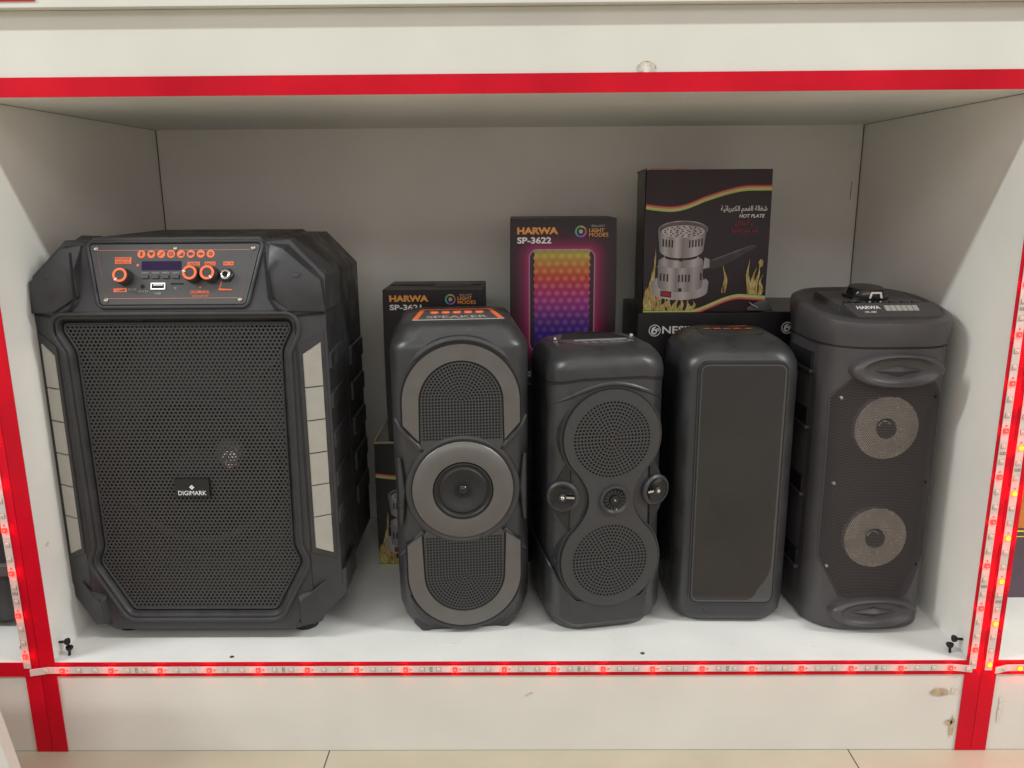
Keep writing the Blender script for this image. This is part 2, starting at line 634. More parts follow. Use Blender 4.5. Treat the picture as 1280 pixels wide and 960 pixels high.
# chips and glue left on the boards
g = G().use(GLUE2).flat(blot(0.1575, 0.7285 - oz, 0.010, 0.0062, 3), 0.0004)
g.use(GLUE).tube([(0.1575 + 0.010 * math.cos(a), -0.0002, 0.7275 - oz + 0.0075 * math.sin(a)) for a in [PI * k / 12 for k in range(13)]], 0.0004, 5)
g.build("chipped_patch", None, CC)
stain(CC, ox, oz, -0.588, 0.7315, 0.0028, 0.008, 5)
stain(CC, ox, oz, -0.577, 0.741, 0.0025, 0.006, 6)
stain(CC, ox, oz, 0.566, -0.047, 0.014, 0.0055, 8)
stain(CC, ox, oz, 0.586, -0.045, 0.005, 0.006, 9, GLUE2)
stain(CC, ox, oz, 0.588, -0.10, 0.0030, 0.016, 10)
stain(CC, ox, oz, 0.583, -0.093, 0.005, 0.004, 11)
stain(RC, rox, roz, 0.648, -0.07, 0.0025, 0.02, 13, GLUE2)
G().tube([(0.020, -0.0003, -0.052 - oz), (0.026, -0.0003, -0.048 - oz), (0.031, -0.0003, -0.0465 - oz)], 0.0005, 5).build("scratch", GLUE, CC)
SEAM = mat('seam_dark', (0.11, 0.085, 0.075), 0.8)
for sx in (-1, 1):
    G().tube([(sx * 0.5992, 0.4849, 0.002 - oz), (sx * 0.5992, 0.4849, 0.7025 - oz)], 0.0007, 6).build('corner_seam', SEAM, CC)
    G().tube([(sx * 0.5994, 0.003, 0.7027 - oz), (sx * 0.5994, 0.484, 0.7027 - oz)], 0.00025, 6).build('corner_seam', SEAM, CC)
for pts in ([(0.5855, 0.30), (0.586, 0.345), (0.5853, 0.39)], [(0.587, 0.61), (0.5865, 0.58)]):
    G().tube([(x, 0.4856, z - oz) for x, z in pts], 0.0009, 5).build("scuff_mark", GLUE, CC)


for x_, y_, dx_, dy_ in ((-0.10, 0.035, 0.03, 0.004), (0.22, 0.028, 0.018, -0.003), (0.41, 0.030, -0.02, 0.004), (-0.20, 0.020, 0.012, 0.003)):
    G().tube([(x_, y_, 0.1351), (x_ + dx_ / 2, y_ + dy_, 0.1351), (x_ + dx_, y_ + dy_ * 0.6, 0.1351)], 0.00035, 5).build("scuff_mark", GLUE2, CC)
G().flat(blot(0.026, 0.155, 0.004, 0.003, 21), 0.0004, Fr((-0.60, 0, 0.135), (0, 1, 0), (0, 0, 1), (1, 0, 0))).build("glue_stain", GLUE2, CC)


def screw(owner, ox, oz, p, d):
    """black connector screw standing out of a board along d"""
    d = Vector(d).normalized()
    u = d.cross(Vector((0, 1, 0))).normalized()
    v = d.cross(u)
    fr = Fr(Vector(p) - Vector((ox, 0, oz)), u, v, d)
    G().lathe([(0.0018, 0), (0.0018, 0.007), (0.0040, 0.009), (0.0048, 0.0115), (0.0046, 0.013), (0.0018, 0.0126), (0, 0.0126)], (0, 0), fr, 16).build("screw", SCREWB, owner)


screw(CC, ox, oz, (-0.60, 0.020, 0.017), (1, 0, 0.08))
screw(CC, ox, oz, (-0.586, 0.016, 0.0), (0.12, 0, 1))
screw(CC, ox, oz, (0.60, 0.021, 0.017), (-1, 0, 0.08))
screw(CC, ox, oz, (0.583, 0.017, 0.0), (-0.12, 0, 1))
screw(LC, lox, loz, (-0.634, 0.020, 0.019), (-1, 0, 0.08))
screw(LC, lox, loz, (-0.648, 0.018, 0.0), (0.1, 0, 1))
screw(RC, rox, roz, (0.634, 0.022, 0.013), (1, 0, 0.05))
for p in ((-0.367, 0.010), (0.177, 0.016)):
    G().lathe([(0, 0.0014), (0.0016, 0.0014), (0.0028, 0.0008), (0.0030, 0)], p, TOP(0.135), 16).build("screw", STEEL, CC)

# board leaning in front, bottom left corner
lb = G()
fr = Fr((-0.5835, -0.115, -0.135), (1, 0, 0), Vector((-0.165, 0.0, 1)).normalized(), (0, -1, 0))
lb.prism(roundpoly([(-0.32, 0), (0.012, 0), (0.012, 0.33), (-0.32, 0.33)], 0.004), 0.0, 0.016, fr)
tag(lb.build("leaning_board", WHITE_DIM), "pale board edge leaning in front of the bottom left corner", "board")


# ------------------------------------------------------------------ LED strips
def led_strip(label, path, bulge, first, pitch, hot, group, nrm=(0, -1, 0)):
    """path: two points (x,z) on the front; flexible tape with lit and unlit diodes"""
    (xa, za), (xb, zb) = path
    L = math.hypot(xb - xa, zb - za)
    ux, uz = (xb - xa) / L, (zb - za) / L
    t = thing("led_strip", label, "led strip", (xa, -0.0016, za), 0, group)
    fr = Fr((0, 0, 0), (ux, 0, uz), (-uz, 0, ux), (0, -1, 0))
    hw = 0.0046
    ns = 60
    g = G()
    rings = []
    for k in range(ns + 1):
        s = L * k / ns
        h = bulge(s, L)
        rings.append([fr(s, -hw, h), fr(s, hw, h), fr(s, hw, h + 0.0010), fr(s, -hw, h + 0.0010)])
    g.loft(rings)
    g.build("tape", STRIP, t)
    k = 0
    s = first - 2 * pitch / 3
    u = pitch / 3
    lit = -2
    while s < L - 0.003:
        if s > 0.003:
            h = bulge(s, L) + 0.001
            on = (lit % 3 == 0)
            q = 0.0032 if on else 0.0026
            if on:
                o = G().use(LEDHOT if hot else LED).prism(roundpoly(rect(s - q, -q, s + q, q), 0.0008, 2), h, h + 0.0019, fr, 0.0003)
                o.use(LEDHOTC if hot else LEDCORE).lathe([(0.0028 if hot else 0.0011, 0), (0.0022 if hot else 0.0009, 0.0009), (0, 0.0012)], (s, 0), Fr(fr(0, 0, h + 0.0019), fr.ex, fr.ey, fr.n), 12)
                o.build("lit_diode", None, t)
            else:
                o = G().use(LEDOFF).prism(roundpoly(rect(s - q, -q, s + q, q), 0.0008, 2), h, h + 0.0014, fr, 0.0003)
                o.use(STRIP).lathe([(0.0018, 0.0001), (0.0015, 0.0003), (0, 0.0003)], (s, 0), Fr(fr(0, 0, h + 0.0014), fr.ex, fr.ey, fr.n), 12)
                o.use(COPPER).prism(rect(s - q - 0.0004, -q - 0.0004, s + q + 0.0004, q + 0.0004), h, h + 0.0002, fr)
                o.build("unlit_diode", None, t)
            if lit % 3 == 0 and (lit // 3) % 3 == 1:
                pads = G()
                x_ = s + u * 1.45
                pads.prism([(x_, -0.0036), (x_ + 0.0040, -0.0036), (x_ + 0.0040, -0.0026), (x_ + 0.0005, -0.0026), (x_ + 0.0005, -0.0016), (x_ + 0.0040, -0.0016), (x_ + 0.0040, -0.0006), (x_ + 0.0005, -0.0006), (x_ + 0.0005, 0.0004), (x_ + 0.0040, 0.0004), (x_ + 0.0040, 0.0014), (x_ + 0.0005, 0.0014), (x_ + 0.0005, 0.0024), (x_ + 0.0040, 0.0024), (x_ + 0.0040, 0.0034), (x_, 0.0034)], h, h + 0.0002, fr)
                pads.build("solder_pad", COPPER, t)
            if lit % 3 == 0:
                G().prism(rect(s + 0.0055, -0.001, s + 0.0075, 0.001), h, h + 0.0005, fr).build("resistor", COPPER, t)
        s += u
        lit += 1
    return t


def flatb(s, L): return 0.0
def endlift(s, L): return 0.006 * math.exp(-(s / 0.012) ** 2) + 0.004 * math.exp(-((L - s) / 0.010) ** 2) + 0.0003


GL = "led strips stuck on the red edging"
led_strip("long horizontal led strip along the red shelf edge below the speakers", ((-0.626, -0.0108), (0.601, -0.0098)), endlift, 0.0395, 0.0645, False, GL)
led_strip("left upright led strip on red edging beside the big speaker", ((-0.6325, -0.008), (-0.6330, 0.69)), flatb, 0.018, 0.0590, False, GL)
led_strip("dim upright led strip of the right post, nearest the speakers", ((0.6035, -0.012), (0.6040, 0.69)), flatb, 0.028, 0.0590, False, GL)
led_strip("glaring orange upright led strip at far right of the post", ((0.6245, -0.014), (0.6250, 0.69)), flatb, 0.0085, 0.0590, True, GL)
led_strip("short bright horizontal led strip cut by the right picture edge", ((0.630, -0.0105), (0.95, -0.0098)), lambda s, L: 0.006 * math.exp(-(s / 0.012) ** 2) + 0.0003, 0.034, 0.0645, True, GL)


# ------------------------------------------------------------------ big party speaker
def mirror(pts): return pts + [(-x, z) for x, z in reversed(pts)]


def big_speaker():
    t = thing("party_speaker", "biggest black speaker at the left with orange control panel and pale side lights", "speaker", (-0.414, 0.050, 0), 0, "speakers on the shelf")
    SL = 0.333
    zc = 0.455

    def yf(z): return max(0.0, z - zc) * SL
    half0 = [(0.112, 0.538), (0.150, 0.500), (0.150, zc), (0.150, 0.070), (0.122, 0.019)]
    half1 = [(0.142, 0.541), (0.185, 0.497), (0.185, zc), (0.186, 0.078), (0.154, 0.019)]
    half2 = [(0.140, 0.541), (0.183, 0.495), (0.183, zc), (0.184, 0.078), (0.150, 0.019)]
    half3 = [(0.132, 0.532), (0.176, 0.488), (0.176, zc), (0.177, 0.085), (0.142, 0.026)]
    o0, o1, o2, o3 = [mirror(h) for h in (half0, half1, half2, half3)]
    grille = mirror([(0.143, 0.4425), (0.146, 0.431), (0.132, 0.404), (0.1285, 0.138), (0.138, 0.116), (0.099, 0.0430)])
    g = G()
    r0 = [(x, yf(z), z) for x, z in o0]
    r1 = [(x, 0.019 + yf(z) * 0.5, z) for x, z in o1]
    r2 = [(x, 0.245, z) for x, z in o2]
    r3 = [(x, 0.272, z) for x, z in o3]
    g.loft([r0, r1, r2, r3], False, True)
    low = [p for p in o0 if p[1] <= zc + 1e-6]
    gp = roundpoly(grille, 0.008)
    go = offset(gp, 0.004)
    g.plate(low, go, 0.0)
    upper = [p for p in o0 if p[1] >= zc - 1e-6]
    g.face([g.v((x, yf(z), z)) for x, z in upper])
    g.loft([[FRONT(a, b, 0.0) for a, b in go], [FRONT(a, b, -0.006) for a, b in gp], [FRONT(a, b, -0.028) for a, b in gp]], False, True)
    g.build("cabinet_body", BLK, t)
    # raised lip round the grille
    g = G()
    lip = offset(gp, 0.010)
    g.tube([(a, b, 0.0005) for a, b in lip], 0.0032, 8, True, FRONT)
    g.build("grille_lip", BLK, t)
    # grille
    g = G()
    g.flat(offset(gp, -0.0015), -0.0070)
    g.build("grille", perforated("hex_grille", (0.040, 0.040, 0.041), 'hex', 0.0054, 0.00162, bounds=(0.15, 0.048, 0.436)), t)
    g = G().tube([(a, b, -0.0070) for a, b in offset(gp, -0.003)], 0.0016, 6, True, FRONT)
    g.build("grille_rim", BLK, t)
    # woofer behind the grille, off-centre grey cap and chrome dots stand in for a glint
    g = G()
    g.use(RUBBER).lathe([(0.112, -0.0275), (0.108, -0.020), (0.098, -0.019), (0.092, -0.0255)], (0.0, 0.235))
    g.use(CAVITY).lathe([(0.092, -0.0255), (0.036, -0.0268), (0.034, -0.0268)], (0.0, 0.235))
    g.use(GREYM).lathe([(0.021, -0.0268), (0.019, -0.018), (0.014, -0.0125), (0, -0.0105)], (0.046, 0.262), n=32)
    g.use(CHROME).lathe([(0.0120, -0.0120), (0.008, -0.0098), (0, -0.0090)], (0.048, 0.258), n=20).lathe([(0.004, -0.0118), (0.003, -0.0100), (0, -0.0095)], (0.040, 0.269), n=16)
    g.build("woofer", None, t)
    for sx in (-1, 1):
        g = G().use(RUBBER).lathe([(0.030, -0.0275), (0.027, -0.020), (0.020, -0.026), (0.006, -0.021), (0, -0.020)], (sx * 0.100, 0.405), n=24)
        g.build("tweeter", None, t)
    # milky lights on the slanted side rails
    for sx in (-1, 1):
        n = Vector((sx * 0.019, -0.035, 0)).normalized()
        e = Vector((sx * 0.035, 0.019, 0)).normalized()
        fr = Fr((sx * 0.150, 0, 0), e, (0, 0, 1), n)
        rail = [(0.004, 0.410), (0.034, 0.424), (0.034, 0.118), (0.004, 0.132)]
        G().prism(offset(rail, 0.002), -0.004, 0.0012, fr).build("light_bezel", BLK, t)
        g = G()
        zs = [0.400, 0.356, 0.312, 0.268, 0.224, 0.180, 0.136]
        for k in range(6):
            za, zb = zs[k + 1] + 0.0004, zs[k] - 0.0004
            p = [(0.007, za), (0.031, za), (0.031, zb), (0.007, zb)]
            if k == 0: p = [(0.007, za), (0.031, za), (0.031, zb + 0.014), (0.007, zb)]
            if k == 5: p = [(0.007, za), (0.031, za - 0.012), (0.031, zb), (0.007, zb)]
            g.prism(p, 0.0008, 0.0030, fr, 0.0008)
        g.build("side_light", LENS, t)
        # notched pads down the edge, running back along the flank
        for k in range(5):
            z = 0.386 - k * 0.0535
            q = []
            for yy, xx in ((0.013, 0.1785), (0.024, 0.1878), (0.105, 0.1850)):
                for dz in (-0.0125, 0.0125):
                    sh = 0.004 if yy < 0.03 else 0
                    q.append((sx * xx, yy, z + dz * (0.75 if yy < 0.03 else 1.0)))
                    q.append((sx * (xx - 0.006), yy + 0.004, z + dz * 1.2))
            G().hull(q).build("edge_pad", BLK, t)
            q = []
            for yy in (0.150, 0.235):
                for dz in (-0.016, 0.016):
                    q.append((sx * 0.1875, yy, z + dz * 0.8 - 0.018)); q.append((sx * 0.176, yy, z + dz - 0.018))
            G().hull(q).build("flank_pad", BLK, t)
        G().tube([(sx * 0.1825, 0.128, 0.500), (sx * 0.1835, 0.128, 0.080)], 0.0022, 8).build("flank_seam", BLK, t)
        # corner bumpers
        fa, fb, fc, fd = (0.138, 0.012, 0.531), (0.121, 0.002, 0.504), (0.150, -0.007, 0.472), (0.182, 0.012, 0.491)
        q = [fa, fb, fc, fd, (0.118, 0.026, 0.536), (0.118, 0.004, 0.474), (0.148, -0.004, 0.455), (0.186, 0.014, 0.452), (0.190, 0.085, 0.452), (0.190, 0.085, 0.497), (0.147, 0.085, 0.5450), (0.120, 0.085, 0.5440)]
        bp = G().hull([(sx * a_, b_, c_) for a_, b_, c_ in q]).build("corner_bumper", BLK, t)
        va, vb, vc, vd = [Vector((sx * p_[0], p_[1], p_[2])) for p_ in (fa, fb, fc, fd)]
        cen = (va + vb + vc + vd) / 4
        exx = ((vd - vb)).normalized()
        nn = exx.cross(va - vc).normalized()
        if nn.y > 0: nn = -nn
        fr2 = Fr(cen + exx * 0.006, exx, nn.cross(exx) if nn.cross(exx).z > 0 else exx.cross(nn), nn)
        G().prism([(-0.009, 0.0045), (0.008, 0.004), (0.003, -0.004), (-0.005, -0.004)], -0.004, 0.0016, fr2, 0.001).build("bumper_notch", BLK, bp)
        q = [(0.126, 0.004, 0.072), (0.126, 0.010, 0.020), (0.150, 0.026, 0.018), (0.190, 0.024, 0.060), (0.191, 0.024, 0.098), (0.188, 0.10, 0.060), (0.188, 0.10, 0.098), (0.152, 0.10, 0.019),
             (0.134, -0.009, 0.064), (0.134, -0.007, 0.030), (0.146, -0.005, 0.070), (0.150, 0.000, 0.026), (0.172, 0.012, 0.088), (0.174, 0.014, 0.054)]
        G().hull([(sx * a, b, c) for a, b, c in q]).build("corner_bumper", BLK, t)
        G().tube([(sx * 0.136, -0.0085, 0.0665), (sx * 0.147, -0.0055, 0.0725), (sx * 0.166, 0.0075, 0.0850)], 0.0016, 6).build("bumper_edge", BLK2, t)
        # feet
        for yy in (0.046, 0.150):
            G().lathe([(0.018, 0), (0.019, 0.004), (0.018, 0.012), (0.017, 0.021)], (sx * 0.124, yy), TOP(0), 24).prism(circ(sx * 0.124, yy, 0.0175, 20), 0.0002, 0.001, TOP(0)).build("foot", RUBBER, t)
        # recess lines on the cheeks
        G().tube([(sx * 0.119, -0.0005, 0.548 - 0.02), (sx * 0.121, -0.001, 0.470), (sx * 0.128, -0.002, 0.458), (sx * 0.150, 0.0, 0.449), (sx * 0.184, 0.019, 0.449)], 0.0018, 6).build("bumper_seam", GROOVE, t)
    # top hood edge
    G().hull([(sx * a, b, c) for sx in (-1, 1) for a, b, c in ((0.112, 0.028, 0.5375), (0.105, 0.031, 0.5445), (0.105, 0.24, 0.5450), (0.112, 0.245, 0.539))]).build("top_hood", BLK, t)
    # ---- control panel on the tilted upper front
    ca, sa = 1 / math.hypot(1, SL), SL / math.hypot(1, SL)
    fr = Fr((0, 0, zc), (1, 0, 0), (0, sa, ca), (0, -ca, sa))
    trap = [(-0.090, 0.009), (0.090, 0.009), (0.107, 0.085), (-0.107, 0.085)]
    tr2 = roundpoly(trap, 0.005)
    G().tube([(a, b, 0.001) for a, b in offset(tr2, 0.0035)], 0.0026, 8, True, fr).build("panel_frame", BLK, t)
    pn = G().prism(tr2, -0.001, 0.0016, fr).build("control_panel", PANEL, t)
    H = 0.0020
    li = offset(trap, -0.0075)
    G().tube([(a, b, 0.0017) for a, b in li], 0.00035, 4, True, fr).build("border_line", ORANGEL, pn)
    for a, b in ((-0.0835, 0.0145), (0.0835, 0.0145), (-0.0985, 0.0795), (0.0985, 0.0795), (0.001, 0.0795)):
        g = G().use(STEEL).lathe([(0.0030, 0.0016), (0.0029, 0.0030), (0.0018, 0.0037), (0.0010, 0.0030), (0, 0.0030)], (a, b), fr, 16)
        g.build("screw", None, pn)
    for k in range(8):
        x = -0.0415 + k * 0.0124
        g = G().use(ORANGE).flat(circ(x, 0.0725, 0.0051, 20), H, fr)
        g.use(PANEL)
        h2 = H + 0.0003
        if k == 0: g.flat(roundpoly(rect(x - 0.0012, 0.0700, x + 0.0012, 0.0755), 0.001), h2, fr)
        elif k == 1: g.flat([(x - 0.003, 0.0737), (x - 0.0017, 0.0752), (x, 0.0745), (x + 0.0017, 0.0752), (x + 0.003, 0.0737), (x, 0.0698)], h2, fr)
        elif k == 2: g.flat([(x - 0.003, 0.0700), (x - 0.0022, 0.0693), (x + 0.003, 0.0745), (x + 0.0022, 0.0755)], h2, fr)
        elif k == 3: g.plate(circ(x, 0.0725, 0.0030, 16), circ(x, 0.0725, 0.0021, 16), h2, fr).flat(circ(x, 0.0725, 0.0010, 8), h2, fr)
        elif k == 4: g.flat([(x - 0.003, 0.0700), (x + 0.003, 0.0750), (x + 0.003, 0.0700)], h2, fr)
        elif k == 5: g.flat(rect(x - 0.003, 0.0705, x + 0.0015, 0.0745), h2, fr).flat(rect(x + 0.002, 0.0715, x + 0.0034, 0.0735), h2, fr)
        elif k == 6: g.flat(rect(x - 0.003, 0.0715, x - 0.001, 0.0735), h2, fr).flat(rect(x - 0.0005, 0.0705, x + 0.0005, 0.0745), h2, fr).flat(rect(x + 0.001, 0.0715, x + 0.003, 0.0735), h2, fr)
        else: g.plate(circ(x, 0.0725, 0.0024, 12), circ(x, 0.0725, 0.0012, 12), h2, fr)
        g.build("printed_icon", None, pn)
    # labels
    g = G().use(ORANGE)
    for a, b, ww, hh, s in ((-0.0640, 0.0645, 0.0205, 0.0085, "POWER"), (-0.0665, 0.0270, 0.0165, 0.0048, ""), (0.0245, 0.0600, 0.0155, 0.0048, "TREBLE"), (0.0450, 0.0600, 0.0135, 0.0048, "BASS"), (0.0680, 0.0600, 0.0130, 0.0048, "MIC IN")):
        g.use(ORANGE).flat(rect(a - ww / 2, b - hh / 2, a + ww / 2, b + hh / 2), H, fr)
        g.use(PANEL)
        if s == "POWER":
            g.text(s, a - ww * .42, b + 0.0003, a + ww * .42, b + 0.0036, H + 0.0003, fr)
            g.text("MASTER VOL", a - ww * .42, b - 0.0035, a + ww * .42, b - 0.0010, H + 0.0003, fr)
        elif s: g.text(s, a - ww * .42, b - 0.0014, a + ww * .42, b + 0.0015, H + 0.0003, fr)
        else: g.flat([(a - 0.006, b - 0.0012), (a + 0.006, b - 0.0012), (a + 0.006, b + 0.0014)], H + 0.0003, fr)
    g.use(ORANGE).text("DIGIMARK", 0.0215, 0.0225, 0.0455, 0.0262, H, fr, 0.01).text("10INCH DSP 12V7", 0.0235, 0.0180, 0.0440, 0.0205, H, fr)
    g.flat([(0.0335, 0.0282), (0.0350, 0.0300), (0.0335, 0.0318), (0.0320, 0.0300)], H, fr)
    g.flat([(0.0560, 0.0260), (0.0725, 0.0260), (0.0735, 0.0275), (0.0575, 0.0285)], H, fr)
    g.tube([(0.0565, 0.0265, H), (0.0590, 0.0325, H), (0.0595, 0.0370, H)], 0.0007, 5, False, fr)
    g.flat(circ(-0.0455, 0.0585, 0.0017, 12), H, fr)
    g.use(GREYT).text("AUX IN", -0.0435, 0.0243, -0.0320, 0.0265, H, fr).text("USB", -0.0230, 0.0215, -0.0155, 0.0240, H, fr).text("TF", 0.0005, 0.0275, 0.0040, 0.0300, H, fr).text("DC IN", -0.0560, 0.0270, -0.0465, 0.0290, H, fr)
    for k, s in enumerate(("INPUT", "MODE", "PREV", "NEXT")):
        g.text(s, -0.0402 + k * 0.0128, 0.0478, -0.0312 + k * 0.0128, 0.0496, H, fr)
    g.build("panel_print", None, pn)
    G().prism(rect(-0.0405, 0.0520, 0.0090, 0.0635), 0.001, 0.0021, fr).build("display", SCREEN, pn)
    for k in range(4):
        x = -0.0358 + k * 0.0128
        G().prism(roundpoly(rect(x - 0.0048, 0.0412, x + 0.0048, 0.0462), 0.001, 2), 0.001, 0.0036, fr, 0.0004).build("button", BLKGLOSS, pn)
    g = G().use(CHROME)
    g.plate(rect(-0.0280, 0.0275, -0.0100, 0.0358), rect(-0.0268, 0.0288, -0.0112, 0.0346), 0.0030, fr).wall(rect(-0.0280, 0.0275, -0.0100, 0.0358), 0.001, 0.0030, fr).wall(rect(-0.0268, 0.0288, -0.0112, 0.0346), 0.001, 0.0030, fr)
    g.use(GROOVE).flat(rect(-0.0268, 0.0288, -0.0112, 0.0346), 0.0019, fr).use(WHITET).prism(rect(-0.0250, 0.0325, -0.0130, 0.0340), 0.0019, 0.0026, fr)
    g.build("usb_socket", None, pn)
    G().lathe([(0.0026, 0.0017), (0.0026, 0.0021), (0, 0.0021)], (-0.0385, 0.0315), fr, 16).build("aux_socket", GROOVE, pn)
    G().prism(rect(-0.0035, 0.0335, 0.0125, 0.0358), 0.001, 0.0019, fr).build("card_slot", GROOVE, pn)
    for a, b, ang in ((-0.0605, 0.0430, 4.0), (0.0255, 0.0455, 2.9), (0.0470, 0.0455, 5.4)):
        kn = G().lathe([(0.0105, 0.0016), (0.0100, 0.0150), (0.0092, 0.0165), (0, 0.0165)], (a, b), fr, 32).build("knob", BLK2, pn)
        g = G().use(ORANGE).lathe([(0.0058, 0.0167), (0.0060, 0.0174), (0.0088, 0.0174), (0.0090, 0.0167)], (a, b), fr, 32)
        g.use(WHITET).prism([(a + r * math.cos(ang + d), b + r * math.sin(ang + d)) for r, d in ((0.0050, -0.12), (0.0090, -0.10), (0.0090, 0.10), (0.0050, 0.12))], 0.0167, 0.0178, fr)
        g.build("dial_ring", None, kn)
    g = G().use(BLKGLOSS).lathe([(0.0090, 0.0016), (0.0088, 0.0050), (0.0062, 0.0056)], (0.0665, 0.0450), fr, 6)
    g.use(CHROME).lathe([(0.0064, 0.0050), (0.0064, 0.0090), (0.0052, 0.0098), (0.0036, 0.0092), (0.0034, 0.0060)], (0.0665, 0.0450), fr, 28)
    g.use(GROOVE).lathe([(0.0035, 0.0062), (0, 0.0062)], (0.0665, 0.0450), fr, 20)
    g.build("jack_socket", None, pn)
    # badge
    bd = G().prism(roundpoly(rect(-0.0245, 0.2075, 0.0225, 0.2345), 0.002), -0.010, -0.0030, FRONT, 0.0008).build("badge", BLKGLOSS, t)
    g = G().text("DIGIMARK", -0.0195, 0.2115, 0.0175, 0.2177, -0.0027, FRONT, 0.004)
    for a, b in ((0, 0.0018), (0, -0.0018), (0.0018, 0), (-0.0018, 0)):
        g.flat([(-0.001 + a - 0.0016, 0.2225 + b), (-0.001 + a, 0.2225 + b - 0.0016), (-0.001 + a + 0.0016, 0.2225 + b), (-0.001 + a, 0.2225 + b + 0.0016)], -0.0027)
    g.build("badge_lettering", WHITET, bd)
    return t


big_speaker()


# ------------------------------------------------------------------ three-ring speaker with orange top
def ring_speaker():
    t = thing("ring_speaker", "black speaker with grey arches and ring, marked SPEAKER on its orange-trimmed top", "speaker", (-0.060, 0.068, 0), R(6), "speakers on the shelf")
    prof = [(0.004, 0.020, 0.03), (0.0, 0.018, 0.03)]
    rings = []
    for z, ia, iy, r in ((0.0, 0.020, 0.016, 0.03), (0.004, 0.016, 0.013, 0.03), (0.022, 0.007, 0.006, 0.032), (0.045, 0.001, 0.001, 0.032), (0.10, 0, 0, 0.030), (0.20, 0.001, 0.001, 0.030), (0.30, 0, 0, 0.030), (0.385, 0, 0, 0.030), (0.400, 0, -0.0005, 0.030), (0.407, 0.0015, 0.0005, 0.030), (0.413, 0.0055, 0.0040, 0.030), (0.422, 0.0110, 0.0085, 0.030), (0.429, 0.0155, 0.0125, 0.030), (0.4332, 0.0200, 0.0170, 0.028), (0.4345, 0.0250, 0.0220, 0.026)):
        rings.append(rrring(0.0905 - ia, iy, 0.185 - iy, r, z))
    G().loft(rings).build("cabinet_body", BLK2, t)
    # base plinth step
    G().prism(roundpoly([(-0.060, 0.0002), (-0.050, 0.0002), (-0.046, 0.005), (0.046, 0.005), (0.050, 0.0002), (0.060, 0.0002), (0.072, 0.014), (0.068, 0.024), (-0.068, 0.024), (-0.072, 0.014)], 0.003), -0.05, -0.0130).build("base_step", BLK2, t)
    ac, R1, R0 = 0.333, 0.0770, 0.0540
    arch_out = circ(0, ac, R1, 36, 0, PI)
    arch_in = circ(0, ac, R0, 36, PI, 0)
    arch = arch_out + [(-R1, 0.304), (-R0 - 0.001, 0.279)] + arch_in + [(R0 + 0.001, 0.279), (R1, 0.304)]
    cup_c = 0.0915
    cup_o = circ(0, cup_c, R1, 36, PI, 2 * PI)
    cup_i = circ(0, cup_c, R0, 36, 2 * PI, PI)
    cup = cup_o + [(R1, 0.137), (R0 + 0.002, 0.152)] + cup_i + [(-R0 - 0.002, 0.152), (-R1, 0.137)]
    for nm, pl in (("grey_arch", arch), ("grey_arch", cup)):
        a = G().prism(pl, -0.012, 0.0042, FRONT, 0.0010).build(nm, GREYM, t)
        G().prism(offset(pl, 0.0016), -0.012, 0.0018).build("arch_groove", GROOVE, a)
    # collars of body plastic round the arches
    G().tube([(a, b, -0.0035) for a, b in circ(0, ac, R1 + 0.0048, 40, 0.45, PI - 0.45)], [0.0055 * min(1, 0.15 + 1.6 * math.sin(PI * k / 40)) for k in range(41)], 8, False, FRONT).build("arch_collar", BLK2, t)
    G().tube([(a, b, -0.0045) for a, b in circ(0, cup_c, R1 + 0.0042, 40, PI + 0.4, 2 * PI - 0.4)], [0.0050 * min(1, 0.15 + 1.6 * math.sin(PI * k / 40)) for k in range(41)], 8, False, FRONT).build("arch_collar", BLK2, t)
    # grilles
    top_in = circ(0, ac, R0 - 0.0012, 36, 0, PI) + [(-R0, 0.276)] + circ(0, 0.2125, 0.0745, 16, PI - 0.84, 0.84)[::1] + [(R0, 0.276)]
    bot_in = circ(0, cup_c, R0 - 0.0012, 36, PI, 2 * PI) + [(R0, 0.150)] + circ(0, 0.2125, 0.0745, 16, -0.84, -PI + 0.84) + [(-R0, 0.150)]
    gm1 = perforated("arch_grille_upper", (0.045, 0.045, 0.047), 'mixed', 0.0041, 0.00145, (0, 0.333, 1), (0.0525, 0.281, 0.3835))
    gm2 = perforated("arch_grille_lower", (0.045, 0.045, 0.047), 'mixed', 0.0041, 0.00145, (0, 0.0915, -1), (0.0525, 0.041, 0.146))
    for p, m in ((top_in, gm1), (bot_in, gm2)):
        gr = G().flat(p, 0.0030).build("grille", m, t)
        G().flat(offset(p, -0.0006), 0.0004).build("grille_backing", CAVITY, gr)
    # centre ring and driver
    c = (0, 0.2125)
    G().tube([(a, b, -0.0010) for a, b in circ(0, 0.2125, 0.0715, 56)], 0.0050, 8, True, FRONT).build("ring_collar", BLK2, t)
    G().lathe([(0.0672, -0.004), (0.0672, 0.0035), (0.0660, 0.0048), (0.056, 0.0072), (0.046, 0.0085), (0.0405, 0.0076), (0.0390, 0.0030)], c, n=64).build("grey_ring", GREYM, t)
    d = G().use(RUBBER).lathe([(0.0395, 0.0030), (0.0385, 0.0068), (0.0365, 0.0072), (0.0345, 0.0050), (0.0325, 0.0048)], c, n=56)
    d.use(RUBBER).lathe([(0.0325, 0.0048), (0.0300, 0.0066), (0.0275, 0.0064), (0.0230, 0.0040), (0.0150, 0.0016), (0.0125, 0.0012)], c, n=56)
    d.use(GROOVE).lathe([(0.0125, 0.0012), (0.0062, 0.0010)], c, n=40)
    d.use(BLKGLOSS).lathe([(0.0066, 0.0010), (0.0062, 0.0036), (0.0040, 0.0058), (0, 0.0066)], c, n=32)
    d.build("driver_cone", None, t)
